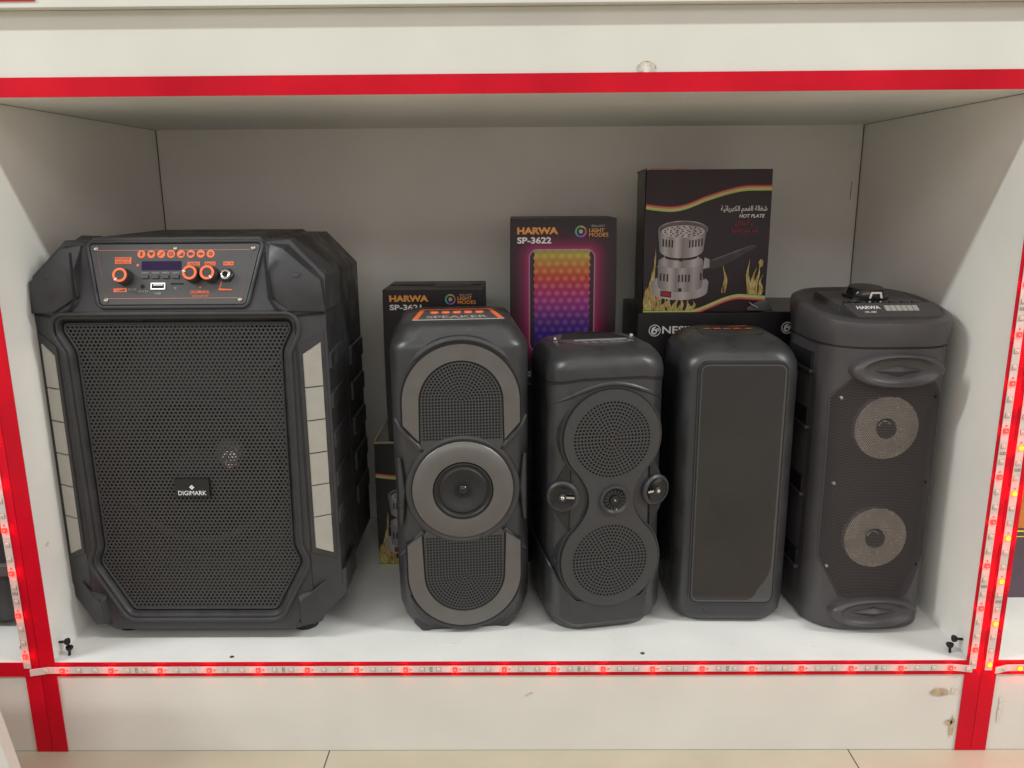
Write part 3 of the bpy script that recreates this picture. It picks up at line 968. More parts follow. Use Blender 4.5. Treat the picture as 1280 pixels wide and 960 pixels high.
    # diagonal braces beside the ring
    for sx in (-1, 1):
        for sz in (-1, 1):
            z0 = 0.2125 + sz * 0.062
            G().tube([(sx * 0.054, 0.001, z0 - sz * 0.004), (sx * 0.068, 0.002, z0 + sz * 0.011), (sx * 0.079, 0.006, z0 + sz * 0.024), (sx * 0.086, 0.014, z0 + sz * 0.034)], [0.0045, 0.0050, 0.0040, 0.002], 10).build("brace", BLK2, t)
        G().tube([(sx * 0.0835, 0.006, 0.258), (sx * 0.0800, 0.003, 0.2125), (sx * 0.0835, 0.006, 0.165)], [0.002, 0.0055, 0.002], 10).build("side_ridge", BLK2, t)
    # top control plate
    fr = TOP(0.4347)
    tp = [(-0.058, 0.036), (0.058, 0.036), (0.050, 0.128), (-0.050, 0.128)]
    pl = G().prism(roundpoly(tp, 0.006), -0.001, 0.0006, fr).build("top_plate", PANEL, t)
    g = G()
    for sx in (-1, 1):
        g.use(ORANGE).prism([(sx * 0.0600, 0.034), (sx * 0.0530, 0.034), (sx * 0.0445, 0.118), (sx * 0.0500, 0.128)], 0.0004, 0.0012, fr)
    g.use(ORANGE).prism([(-0.050, 0.124), (0.050, 0.124), (0.0495, 0.129), (-0.0495, 0.129)], 0.0004, 0.0012, fr)
    g.use(GREYT).prism(rect(-0.060, 0.031, 0.060, 0.0345), 0.0004, 0.0012, fr)
    g.build("orange_trim", None, pl)
    for k in range(5):
        x = -0.031 + k * 0.0155
        G().prism(circ(x, 0.096, 0.0062, 20), 0.0004, 0.0022, fr, 0.0006).build("button", ORANGE, pl)
    G().text("SPEAKER", -0.042, 0.045, 0.040, 0.066, 0.0009, fr, 0.02).build("top_lettering", GREYT, pl)
    return t


ring_speaker()


# ------------------------------------------------------------------ hourglass speaker
def hourglass_speaker():
    t = thing("hourglass_speaker", "black speaker with hourglass grille and two silver-lit horns, a handle slot on top", "speaker", (0.1365, 0.0760, 0), R(11), "speakers on the shelf")
    rings = []
    for z, i in ((0, 0.014), (0.003, 0.009), (0.012, 0.002), (0.030, 0.0), (0.36, 0.0), (0.375, 0.003), (0.383, 0.010), (0.388, 0.020)):
        rings.append(rrring(0.0795 - i, i, 0.160 - i, 0.037, z, 18))
    G().loft(rings).build("cabinet_body", BLK2, t)
    # cap with a soft shoulder and the seam below it
    def skirt(z0, z1, grow, dip, e=3.5):
        a = []
        for z, gq in ((z0, 0.0), (z0, grow), (z1, grow), (z1, 0.0)):
            r = rrring(0.0795 + gq, -gq, 0.160 + gq, 0.037, z, 18)
            a.append([(x, y, zz + dip * (x / 0.085) ** 2 * (1 if y < 0.083 else 1)) for x, y, zz in r])
        return a
    G().loft(skirt(0.362, 0.3645, 0.0008, -0.012), False, False).build("cap_seam", GROOVE, t)
    rg = []
    for z, gq in ((0.3655, -0.001), (0.3655, 0.0008), (0.374, 0.0010), (0.383, -0.0012), (0.3895, -0.0060), (0.3945, -0.0125), (0.3975, -0.020), (0.3985, -0.030)):
        r = rrring(0.0795 + gq, -gq, 0.160 + gq, 0.037, z, 18)
        k = max(0.0, 1 - (z - 0.3655) / 0.03)
        rg.append([(x, y, zz - 0.012 * k * (x / 0.085) ** 2) for x, y, zz in r])
    G().loft(rg, False, True).build("cap", BLK2, t)
    rg = []
    for z, gq in ((0.000, 0.0005), (0.008, 0.0035), (0.024, 0.0040), (0.029, 0.0024), (0.030, -0.002)):
        r = rrring(0.0795 + gq - (0.010 if z == 0 else 0), -gq + (0.010 if z == 0 else 0), 0.160 + gq - (0.010 if z == 0 else 0), 0.037, z, 18)
        k = min(1, z / 0.024)
        rg.append([(x, y, zz + k * (0.085 * min(1.3, abs(x) / 0.085) ** 2.2)) for x, y, zz in r])
    G().loft(rg, True, False).build("base_skirt", BLK2, t)
    # soft ridge arching over the upper driver
    def yfr(x):
        d = abs(x) - (0.0795 - 0.037)
        return 0.0 if d <= 0 else 0.037 - math.sqrt(max(0.0, 0.037 ** 2 - d * d))
    pr, rr_ = [], []
    for k in range(29):
        x = -0.077 + 0.154 * k / 28
        pr.append((x, yfr(x) + 0.0012, 0.3535 - 0.030 * abs(x / 0.08) ** 1.8))
        rr_.append(0.0038 * (1 - 0.7 * abs(x / 0.08) ** 3))
    G().tube(pr, rr_, 10).build("brow_ridge", BLK2, t)
    # hourglass outline
    def hg(ru, rl, nk):
        zu, zl = 0.2815, 0.1085
        pts = []
        for k in range(25):
            a = PI / 2 - (PI / 2 + 0.62) * k / 24
            pts.append((ru * math.cos(a), zu + ru * math.sin(a)))
        x0, z0 = pts[-1]
        b0 = 0.62
        x1, z1 = rl * math.cos(b0), zl + rl * math.sin(b0)
        for k in range(1, 12):
            s = k / 12
            z = z0 + (z1 - z0) * s
            e = x0 + (x1 - x0) * s
            pts.append((e - (e - nk) * math.sin(PI * s) ** 0.9, z))
        for k in range(25):
            a = b0 - (PI / 2 + b0) * k / 24
            pts.append((rl * math.cos(a), zl + rl * math.sin(a)))
        return pts + [(-x, z) for x, z in reversed(pts[1:-1])]
    G().prism(hg(0.0735, 0.0760, 0.0375), -0.030, 0.0010, FRONT, 0.004).build("baffle_surround", BLK2, t)
    G().prism(hg(0.0672, 0.0697, 0.0318), -0.02, 0.0018).build("baffle_groove", GROOVE, t)
    hp = hg(0.0655, 0.0680, 0.0302)
    bf = G()
    bf.wall(hp, -0.015, 0.0052)
    bf.flat(hp, 0.0052)
    m = perforated("ring_grille", (0.040, 0.040, 0.042), 'polar', 0.0046, 0.00148, [(0, 0.2795, 0.0540), (0, 0.1075, 0.0540)])
    bf.build("baffle_grille", m, t)
    G().flat(offset(hp, -0.0008), 0.0025).build("grille_backing", CAVITY, t)
    c = (0.0045, 0.1955)
    g = G().use(BLK2).lathe([(0.0215, 0.0045), (0.0205, 0.0085), (0.0175, 0.0095), (0.0150, 0.0070)], c, n=40)
    g.use(BLKGLOSS).lathe([(0.0150, 0.0070), (0.0135, 0.0056), (0, 0.0056)], c, n=40)
    for k in range(16):
        a = 2 * PI * k / 16
        g.use(BLK2).prism([(c[0] + r * math.cos(a + d), c[1] + r * math.sin(a + d)) for r, d in ((0.0085, -0.06), (0.0140, -0.06), (0.0140, 0.06), (0.0085, 0.06))], 0.0056, 0.0072)
    g.use(BLKGLOSS).lathe([(0.0075, 0.0056), (0.0065, 0.0082), (0, 0.0090)], c, n=24)
    g.use(CHROME).lathe([(0.0016, 0.0086), (0.0010, 0.0100), (0, 0.0103)], c, n=12)
    g.build("tweeter", None, t)
    # horns at both cheeks
    for sx in (-1, 1):
        fr = Fr((sx * 0.0640, 0.004, 0.2025), Vector((1, sx * 0.32, 0)).normalized(), (0, 0, 1), Vector((sx * 0.32, -1, 0)).normalized())
        G().prism(roundpoly([(-sx * 0.012, 0.062), (sx * 0.012, 0.020), (sx * 0.014, -0.024), (-sx * 0.010, -0.058)], 0.01), -0.016, 0.0010, fr, 0.002).build("horn_recess", RUBBER, t)
        hn = G().use(BLK2).lathe([(0.0215, -0.008), (0.0215, 0.0040), (0.0190, 0.0060), (0.0172, 0.0060), (0.0164, 0.0040)], (0, 0), fr, 40)
        hn.use(BLKGLOSS).lathe([(0.0164, 0.0040), (0.0120, 0.0022), (0.0070, 0.0016), (0.0058, 0.0020)], (0, 0), fr, 40)
        h = hn.build("horn", None, t)
        g = G().use(BLK2).lathe([(0.0052, 0.0016), (0.0050, 0.0085), (0.0034, 0.0095), (0, 0.0095)], (0, 0), fr, 20)
        g.use(CHROME).lathe([(0.0026, 0.0094), (0.0020, 0.0100), (0, 0.0102)], (0, 0), fr, 14)
        s2 = 1 if sx < 0 else -1
        g.use(CHROME).prism(rect(min(s2 * 0.003, s2 * 0.0155), -0.0013, max(s2 * 0.003, s2 * 0.0155), 0.0013), 0.0050, 0.0066, fr)
        g.build("phase_plug", None, h)
    # top: handle slot, pale bar, chrome dots, small print
    fr = TOP(0.3988)
    el = [(0.055 * math.cos(a), 0.086 + 0.052 * math.sin(a)) for a in [2 * PI * k / 40 for k in range(40)]]
    tp = G().prism(el, -0.002, 0.0006, fr).build("top_plate", PANEL, t)
    G().prism([(-0.050, 0.080), (0.046, 0.080), (0.030, 0.130), (-0.034, 0.130)], 0.0, 0.0012, fr).build("handle_slot", GROOVE, tp)
    G().prism(rect(-0.034, 0.0665, 0.040, 0.0715), 0.0, 0.0016, fr, 0.0005).build("phone_rest", RESTG, tp)
    for p in ((-0.056, 0.088), (0.056, 0.094)):
        G().lathe([(0.0036, 0), (0.0030, 0.003), (0, 0.0038)], p, fr, 14).build("chrome_dot", CHROME, tp)
    g = G().use(GREYT)
    rr = random.Random(4)
    for x in (-0.022, -0.010, 0.004, 0.016, 0.028, 0.040):
        for y in (0.046, 0.055):
            ww = 0.003 + 0.003 * rr.random()
            g.flat(rect(x - ww, y + 0.003 * (x / 0.04) ** 2, x + ww, y + 0.0022 + 0.003 * (x / 0.04) ** 2), 0.0010, fr)
    g.build("button_marks", None, tp)
    return t


hourglass_speaker()


# ------------------------------------------------------------------ smooth speaker with a gloss front
def gloss_speaker():
    t = thing("gloss_speaker", "plain rounded black speaker with a tall glossy front panel and no grille", "speaker", (0.309, 0.088, 0), R(-1), "speakers on the shelf")
    rings = []
    for z, i, dy, r in ((0, 0.020, 0, 0.030), (0.002, 0.013, 0, 0.032), (0.008, 0.006, 0, 0.034), (0.018, 0.0015, 0, 0.034), (0.034, 0.0, 0, 0.034), (0.36, 0.0, 0, 0.034), (0.376, 0.0012, 0.001, 0.034), (0.386, 0.0055, 0.001, 0.034), (0.394, 0.0120, 0.001, 0.033), (0.4005, 0.0200, 0.006, 0.031), (0.4035, 0.0270, 0.010, 0.030), (0.4045, 0.034, 0.016, 0.026)):
        rings.append(rrring(0.0790 - i, i + dy, 0.178 - i, min(r, 0.07), z, 10))
    G().loft(rings).build("cabinet_body", BLK2, t)
    a = 0.0570
    pan = roundpoly(rect(-a, 0.0365, a, 0.3775), 0.013, 8)
    G().prism(offset(pan, 0.0030), -0.012, 0.0022, FRONT, 0.0008).build("panel_rim", BLK2, t)
    G().prism(offset(pan, 0.0007), -0.010, 0.0024).build("panel_groove", GROOVE, t)
    G().prism(pan, -0.010, 0.0030, FRONT, 0.0012).build("front_panel", GLASS, t)
    fo = [(-a + 0.003, 0.0405), (0.024, 0.0405), (0.032, 0.047), (0.036, 0.058), (0.047, 0.072), (0.0525, 0.090), (0.0535, 0.374), (-a + 0.003, 0.374)]
    G().flat(roundpoly(fo, 0.009, 6), 0.0033).build("protective_film", FILM, t)
    fr = TOP(0.4043)
    tp = G().prism(roundpoly([(-0.044, 0.058), (0.044, 0.058), (0.040, 0.138), (-0.040, 0.138)], 0.02), -0.001, 0.0012, fr).build("top_plate", BLK2, t)
    g = G()
    for k, x in enumerate((-0.028, -0.014, 0.0, 0.014, 0.030)):
        g.use(ORANGE if k % 2 else SALMON).flat(rect(x - 0.005, 0.100, x + 0.005, 0.108), 0.0018, fr)
    g.use(ORANGE).flat([(0.006, 0.118), (0.034, 0.124), (0.034, 0.129), (0.006, 0.122)], 0.0018, fr)
    g.build("button_marks", None, tp)
    return t


gloss_speaker()


# ------------------------------------------------------------------ tall round-topped speaker
def tower_speaker():
    t = thing("tower_speaker", "tall black mesh-front speaker at the right with oval grips and dial on top", "speaker", (0.5005, 0.070, 0), R(2), "speakers on the shelf")
    YC, B, A, E = 0.098, 0.098, 0.0885, 3.1
    def bend(x):
        return B - B * max(0.0, 1 - min(1, abs(x) / A) ** E) ** (1 / E)
    rings = [sering(A - i - 0.0006, YC + 0.0085, B - i - 0.0085, E, z) for z, i in ((0.0, 0.006), (0.003, 0.003), (0.012, 0.0), (0.03, 0.0), (0.398, 0.0))]
    G().loft(rings).build("cabinet_body", BLK5, t)
    def zf(y): return 0.022 * max(0.0, min(1.0, y / 0.19))
    G().loft([sering(A + q, YC, B + q, E, z) for z, q in ((0.398, -0.002), (0.398, 0.0002), (0.4003, 0.0002), (0.4003, -0.002))]).build("cap_seam", GROOVE, t)
    rings = [sering(A + 0.0005, YC, B + 0.0005, E, 0.4005)]
    for z, q in ((0.412, 0.0030), (0.424, 0.0042), (0.4305, 0.0028), (0.4335, -0.002), (0.4335, -0.008), (0.4318, -0.011)):
        rings.append(sering(A + q + 0.0025, YC, B + q + 0.001, 2.75, z, zf=zf))
    G().loft(rings).build("cap", BLK5, t)
    # sloped top: display strip, buttons and dial
    sl = math.atan2(0.022, 0.19)
    fr = Fr((0, 0, 0.4312), (1, 0, 0), (0, math.cos(sl), math.sin(sl)), (0, -math.sin(sl), math.cos(sl)))
    fr2 = Fr((0, 0.028, 0.4345), (1, 0, 0), Vector((0, 0.86, 0.5)).normalized(), Vector((0, -0.5, 0.86)).normalized())
    pn = G().prism([(-0.044, 0.0), (0.068, 0.0), (0.068, 0.030), (-0.056, 0.030)], -0.012, 0.001, fr2).build("display_strip", PANEL, t)
    g = G().use(WHITET).text("HARWA", -0.040, 0.0165, -0.009, 0.0235, 0.0014, fr2, 0.03)
    g.text("HR-1081", -0.032, 0.0085, -0.017, 0.0125, 0.0014, fr2, 0.01)
    g.use(GREYT)
    for k in range(6):
        g.flat(rect(-0.003 + k * 0.0075, 0.0125, 0.0035 + k * 0.0075, 0.0240), 0.0014, fr2)
    g.build("strip_print", None, pn)
    G().prism([(-0.060, 0.056), (0.070, 0.056), (0.064, 0.150), (-0.060, 0.150)], -0.012, 0.008, fr, 0.004).build("top_deck", BLK5, t)
    g = G()
    for k in range(7):
        x = -0.042 + k * 0.0155
        g.use(BLKGLOSS).prism(roundpoly(rect(x - 0.0055, 0.066, x + 0.0055, 0.076), 0.002, 3), 0.006, 0.0105, fr, 0.0008)
    g.build("button_row", None, t)
    c = (0.000, 0.112)
    dl = G().use(BLKGLOSS).lathe([(0.031, 0.004), (0.030, 0.011), (0.026, 0.013), (0.0245, 0.0195), (0.0225, 0.0215), (0, 0.0222)], c, fr, 14).build("volume_dial", None, t)
    f3 = Fr(fr(c[0] + 0.002, c[1] - 0.0262, 0.0115), (1, 0, 0), (0, 0.1, 0.99), (0, -0.99, 0.1))
    G().prism([(-0.0090, 0.0), (-0.0065, 0.0085), (0.0080, 0.0085), (0.0095, 0.0), (0.0065, 0.0), (0.0055, 0.0060), (-0.0045, 0.0060), (-0.0065, 0.0)], 0.0, 0.0024, f3).build("dial_mark", CHROME, dl)
    # mesh front
    poly = [(-0.047, 0.3665), (-0.0735, 0.3320), (-0.0725, 0.245), (-0.0725, 0.104), (-0.045, 0.0500), (0.045, 0.0500), (0.0690, 0.104), (0.0690, 0.3320), (0.043, 0.3665)]
    rp = roundpoly(poly, 0.006)
    G().flat(offset(rp, 0.0015), -0.0150).build("mesh_backing", CAVITY, t, bend=bend)
    shell = roundpoly([(-0.0845, 0.0035), (0.0845, 0.0035), (0.0845, 0.3978), (-0.0845, 0.3978)], 0.003, 2)
    g = G().plate(shell, offset(rp, 0.0022), 0.0).wall(shell, -0.018, 0.0).wall(rp, -0.0150, -0.0006)
    g.loft([[FRONT(a_, b_, h_) for a_, b_ in offset(rp, d_)] for d_, h_ in ((0.0022, 0.0), (0.0012, -0.0014), (0.0, -0.0006))], False, False)
    g.build("front_shell", BLK5, t, bend=bend)
    G().flat(rp, -0.0009).build("mesh_grille", perforated("fine_mesh", (0.066, 0.055, 0.059), 'hex', 0.0025, 0.00095, rough=0.4), t, bend=bend)
    for z in (0.2915, 0.1365):
        c = (-0.003, z)
        g = G().use(CONE).lathe([(0.0435, -0.0150), (0.0430, -0.0095), (0.0425, -0.0072), (0.0385, -0.0070), (0.0240, -0.0074), (0.0130, -0.0084)], c, n=48)
        g.use(BLKGLOSS).lathe([(0.0135, -0.0088), (0.0120, -0.0060), (0.0070, -0.0038), (0, -0.0034)], (c[0] + 0.001, c[1] - 0.002), n=32)
        g.use(CHROME).tube([(c[0] - 0.004 + 0.008 * math.cos(q), 0.0046 + 0.002 * math.sin(q) ** 2, c[1] + 0.002 + 0.008 * math.sin(q)) for q in [0.4 + 0.25 * k for k in range(11)]], 0.0009, 6)  # chrome arc modelled in place of a glint on the cap
        g.build("driver_cone", None, t)
    g = G()
    for sx in (-1, 1):
        for z in (0.332, 0.214, 0.094):
            q = sx * 0.062 - 0.002
            G().lathe([(0.0021, -0.0012), (0.0019, 0.0010), (0.0010, 0.0014), (0.0006, 0.0008), (0, 0.0008)], (q, z), n=12).build("screw", STEEL if sx < 0 else SCREWB, t, bend=bend)
    # oval grips top and bottom
    for z, rz in ((0.3705, 0.0225), (0.0310, 0.0215)):
        rgs = []
        for k, h in ((1.0, -0.030), (1.0, 0.003), (0.93, 0.0085), (0.84, 0.0100), (0.76, 0.0070), (0.64, 0.0030), (0.40, 0.0022), (0.15, 0.0030)):
            rr = []
            for q in range(48):
                a = 2 * PI * q / 48
                c_, s_ = math.cos(a), math.sin(a)
                rr.append(FRONT(0.0600 * k * math.copysign(abs(c_) ** 0.92, c_), z + rz * k * math.copysign(abs(s_) ** 1.0, s_), h))
            rgs.append(rr)
        gp = G().loft(rgs, True, True).build("oval_grip", BLK5, t, ang=50)
        G().hull([FRONT(-0.034, z, 0.0020), FRONT(0.034, z, 0.0020), FRONT(0, z + 0.0075, 0.0024), FRONT(0, z - 0.0080, 0.0024), FRONT(0, z + 0.0008, 0.0095)]).build("grip_diamond", BLK5, gp)
    # vents in the left and right flanks
    for sx in (-1, 1):
        for z in (0.372, 0.293, 0.195, 0.085):
            v_ = G().box(min(sx * 0.080, sx * 0.0882), max(sx * 0.080, sx * 0.0882), 0.062, 0.140, z - 0.012, z + 0.012).build("flank_vent", GROOVE, t)
            G().box(min(sx * 0.080, sx * 0.0900), max(sx * 0.080, sx * 0.0900), 0.060, 0.142, z - 0.0165, z - 0.0122).build("vent_ledge", BLK5, v_)
    for a in range(4):
        x, y = (-0.05, 0.05, 0.05, -0.05)[a], (0.03, 0.03, 0.16, 0.16)[a]
    return t


tower_speaker()


# ------------------------------------------------------------------ cartons
def carton(name, label, x0, x1, y0, y1, z0, z1, m, rz=0.0, group="cartons behind the speakers", side=None):
    t = thing(name, label, "box", (x0, y0, z0), rz, group)
    W, D, Hh = x1 - x0, y1 - y0, z1 - z0
    g = G().use(m)
    nseg = 8
    rr = random.Random(name + label)
    # slightly bowed cardboard walls
    rings = []
    for k in range(nseg + 1):
        z = Hh * k / nseg
        b = 0.0012 * math.sin(PI * k / nseg)
        rings.append([(0 - b, 0, z), (W / 2, -b, z), (W + b, 0, z), (W + b, D, z), (W / 2, D, z), (0 - b, D, z)])
    g.loft(rings)
    body = g.build("carton_body", None, t, ang=20)
    return t, W, D, Hh


def colour_ring(g, cx, cz, r0, r1, h, mats):
    n = len(mats)
    for i, m in enumerate(mats):
        a0, a1 = 2 * PI * i / n, 2 * PI * (i + 1) / n
        g.use(m).flat([(cx + r1 * math.cos(a0 + (a1 - a0) * k / 4), cz + r1 * math.sin(a0 + (a1 - a0) * k / 4)) for k in range(5)] + [(cx + r0 * math.cos(a1 - (a1 - a0) * k / 4), cz + r0 * math.sin(a1 - (a1 - a0) * k / 4)) for k in range(5)], h)


import colorsys
WHEEL = [mat("wheel_print", colorsys.hsv_to_rgb(i / 12, 0.72, 0.42), 0.5, var=0.02) for i in range(12)]
HF = 0.0016


def brand_print(t, S, model, lx):
    """S maps (x,y) of the front to metres: wordmark, model number, colour wheel and light-mode text"""
    g = G()
    def tx(m, s, x0, y0, x1, y1, off=0.0):
        (a, b), (c, d) = S(x0, y1), S(x1, y0)
        g.use(m).text(s, a, b, c, d, HF, FRONT, off)
    for a in lx: tx(*a)
    return g


def hot_plate_art(t, W, Hh):
    """the printed front of the hot plate carton, designed on a 0..653 by 0..740 sheet"""
    def P(x, y): return (x / 653 * W, Hh * (1 - y / 740))
    def pl(g, pts, h): g.flat([P(*p) for p in pts], h)
    g = G()
    # wavy stripes
    def wave(y_at, x0, x1, th, mm, h):
        xs = [x0 + (x1 - x0) * k / 30 for k in range(31)]
        o = 0
        for m_, w_ in mm:
            g.use(m_)
            for a, b in zip(xs, xs[1:]):
                g.flat([P(a, y_at(a) + o), P(b, y_at(b) + o), P(b, y_at(b) + o + w_), P(a, y_at(a) + o + w_)], h)
            o += w_
    def smooth(t): t = max(0, min(1, t)); return t * t * (3 - 2 * t)
    def up_(x): return 172 + 14 * math.sin(PI * min(1, x / 300)) - 92 * smooth((x - 120) / 430) + 0
    def lo_(x): return 735 - 88 * smooth((x - 220) / 300) + 10 * max(0, (x - 520) / 130)
    # flames
    rr = random.Random(12)
    g.use(FLAME)
    lev = [0]
    def tongue(x, y, hgt, wid, bend, n=10, h=HF):
        lev[0] += 1
        h += 0.00002 * lev[0]
        L_, R_ = [], []
        for k in range(n + 1):
            s = k / n
            ww = wid * (0.65 + 0.55 * math.sin(PI * min(1, s * 1.25 + 0.1))) * (1 - s) ** 0.75
            cx = x + bend * s * s + 6 * math.sin(s * 7 + x)
            L_.append((cx - ww, y - hgt * s)); R_.append((cx + ww, y - hgt * s))
        pl(g, L_ + R_[::-1], h)
    for x, hgt, wid, b in ((22, 220, 20, 26), (40, 290, 17, 12), (58, 330, 12, -6), (12, 130, 12, 6), (75, 190, 14, 10), (90, 120, 12, 12)):
        tongue(x, lo_(x) - 2, hgt, wid, b)
    for x, hgt, wid, b in ((110, 70, 14, 8), (140, 88, 16, -8), (172, 80, 14, 10), (205, 75, 14, -4), (238, 62, 13, 8), (268, 50, 12, 6)):
        tongue(x, lo_(x), hgt, wid, b, h=HF + 0.0002)
    g.build("flame_print", None, t)
    g = G().use(FLAME)
    for x, hgt, wid, b in ((560, 190, 14, -8), (585, 150, 15, 8), (600, 170, 13, 14), (622, 110, 13, 10), (575, 120, 14, 10)):
        tongue(x, lo_(x) - 2, hgt, wid, b)
    pl(g, [(606, 480), (616, 462), (632, 470), (630, 498), (616, 508)], HF)
    g.build("flame_print", None, t)
    g = G().use(FLAME)
    tongue(432, 640, 160, 12, -8)
    g.build("flame_print", None, t)
    g = G().use(FLAME)
    pl(g, [(68, 500), (84, 470), (104, 462), (98, 496), (82, 516)], HF)
    g.build("flame_print", None, t)
    g = G()
    wave(up_, 0, 653, 0, ((REDP, 5), (SALMON, 9), (CREAM, 6), (LIME, 9)), HF)
    g.build("stripe_print", None, t)
    g = G()
    wave(lo_, 0, 653, 0, ((LIME, 8), (CREAM, 7), (SALMON, 9), (REDP, 5)), HF + 0.0004)
    g.build("stripe_print", None, t)
    # the appliance
    def X0(x): return x / 653 * W
    s1 = steel_print("steel_print_upper", (0.16, 0.42, 0.26, 0.50, 0.22, 0.30, 0.50, 0.32, 0.14), X0(75), X0(325))
    s2 = steel_print("steel_print_lower", (0.18, 0.30, 0.50, 0.24, 0.44, 0.26, 0.40, 0.24, 0.12), X0(75), X0(330))
    s3 = steel_print("steel_print_base", (0.24, 0.46, 0.58, 0.40, 0.55, 0.34, 0.46, 0.30), X0(40), X0(340))
    def ell(cx, cy, rx, ry, n=36, a0=0, a1=2 * PI): return [(cx + rx * math.cos(a0 + (a1 - a0) * k / n), cy + ry * math.sin(a0 + (a1 - a0) * k / n)) for k in range(n + (0 if a1 - a0 > 6.28 else 1))]
    g = G()
    h = HF + 0.0006
    def body(m, cx, y0, r0, y1, r1, e0, e1, dh=0.0):
        g.use(m)
        pl(g, ell(cx, y0, r0, e0, 24, PI, 2 * PI) + ell(cx, y1, r1, e1, 24, 0, PI), h + dh)
    # handle
    hb = [(318, 462), (360, 462), (420, 440), (500, 410), (560, 390), (592, 388), (588, 402), (540, 425), (470, 470), (400, 505), (330, 512)]
    g.use(HANDLEP); pl(g, hb, h - 0.0001)
    g.use(HANDLEH); pl(g, [(360, 462), (420, 440), (500, 410), (560, 390), (592, 388), (560, 395), (500, 418), (420, 449), (362, 472)], h)
    body(s3, 193, 585, 152, 632, 148, 46, 46)
    body(s2, 193, 560, 122, 602, 118, 34, 34, 0.0001)
    body(s2, 193, 472, 120, 560, 120, 34, 34, 0.0002)
    body(s1, 193, 440, 84, 478, 118, 24, 30, 0.0003)
    g.use(HOLEP); pl(g, ell(193, 449, 88, 18), h + 0.0004)
    body(s1, 193, 312, 128, 412, 116, 44, 44, 0.0005)
    g.use(s1); pl(g, ell(198, 306, 132, 46), h + 0.0006)
    g.use(HANDLEH); pl(g, ell(198, 306, 124, 41), h + 0.0007)
    g.use(s3); pl(g, ell(198, 316, 114, 32), h + 0.0008)
    g.use(HOLEP)
    for ring, rx, n in ((0, 0, 1), (1, 34, 7), (2, 66, 13), (3, 95, 18)):
        for k in range(n):
            a = 2 * PI * k / n + ring
            pl(g, ell(198 + rx * math.cos(a), 316 + rx * 0.27 * math.sin(a), 6.5, 3.2, 8), h + 0.0009)
    for cx, y, dx in ((112, 382, 16), (252, 382, 16)):
        for k in range(4 if cx < 200 else 5):
            x = cx + (k - 1.0) * dx
            yy = y - 0.0018 * (x - 193) ** 2 * 0.5
            pl(g, roundpoly([(x - 4, yy - 20), (x + 4, yy - 20), (x + 4, yy + 20), (x - 4, yy + 20)], 4, 3), h + 0.0009)
    for cx, n in ((88, 3), (186, 4), (302, 2)):
        for k in range(n):
            x = cx + k * 18
            yy = 562 - 0.0008 * (x - 193) ** 2
            pl(g, roundpoly([(x - 4, yy - 20), (x + 4, yy - 20), (x + 4, yy + 20), (x - 4, yy + 20)], 4, 3), h + 0.0009)
    for y in (462, 622):
        pl(g, roundpoly([(184, y - 8), (202, y - 8), (202, y + 10), (184, y + 10)], 3, 3), h + 0.0010)
    g.use(s3); pl(g, [(318, 452), (345, 462), (345, 505), (312, 512)], h + 0.0011)
    g.use(HOLEP); pl(g, [(90, 626), (148, 632), (148, 664), (90, 656)], h + 0.0011)
    g.use(REDP); pl(g, [(95, 631), (144, 637), (144, 659), (95, 652)], h + 0.0012)
    g.build("appliance_picture", None, t)
    # lettering: right-to-left words set from their joined letter forms
    w1 = "\ufeb7\ufed0\ufe8e\ufedf\ufe94"
    w2 = "\ufe8d\ufedf\ufed4\ufea4\ufee2"
    w3 = "\ufe8d\ufedf\ufedc\ufeec\ufeae\ufe91\ufe8e\ufe8b\ufef4\ufe94"
    l1 = (w1 + " " + w2 + " " + w3)[::-1]
    l2 = ("\ufe91\ufe92 \u0663 \ufea9\ufed7\ufe8e\ufe8b\ufed6")[::-1]
    l3 = ("\ufecb\ufe98\ufeaa \ufe9f\ufee4\ufeae\ufe8d \ufe9f\ufe8e\ufeeb\ufeb0\ufe8d")[::-1]
    g = G()
    def tx(m, s, x0, y0, x1, y1, off=0.0, sh=0.0):
        (a, b), (c, d) = P(x0, y1), P(x1, y0)
        g.use(m).text(s, a, b, c, d, HF + 0.0004, FRONT, off, sh)
    tx(WHITET, l1, 392, 184, 634, 226, 0.012)
    tx(WHITET, "HOT PLATE", 490, 229, 624, 247, 0.02, 0.2)
    tx(REDP, l2, 470, 264, 566, 292, 0.01)
    tx(REDP, l3, 456, 300, 592, 330, 0.01)
    g.build("front_lettering", None, t)


def emblem_print(g, cx, cz, r, m):
    """ring with a dotted swirl, like a small 6"""
    g.use(m)
    g.plate(circ(cx, cz, r, 28), circ(cx, cz, r * 0.86, 28), HF)
    g.plate(circ(cx - r * 0.12, cz - r * 0.18, r * 0.50, 20), circ(cx - r * 0.05, cz - r * 0.20, r * 0.22, 14), HF + 0.0002)
    g.flat([(cx - r * 0.60, cz - r * 0.10), (cx - r * 0.45, cz + r * 0.42), (cx + r * 0.05, cz + r * 0.72), (cx + r * 0.20, cz + r * 0.52), (cx - r * 0.15, cz + r * 0.30), (cx - r * 0.22, cz - r * 0.02)], HF + 0.0001)
    g.plate(circ(cx + r * 0.48, cz + r * 0.15, r * 0.26, 14), circ(cx + r * 0.48, cz + r * 0.15, r * 0.11, 10), HF)


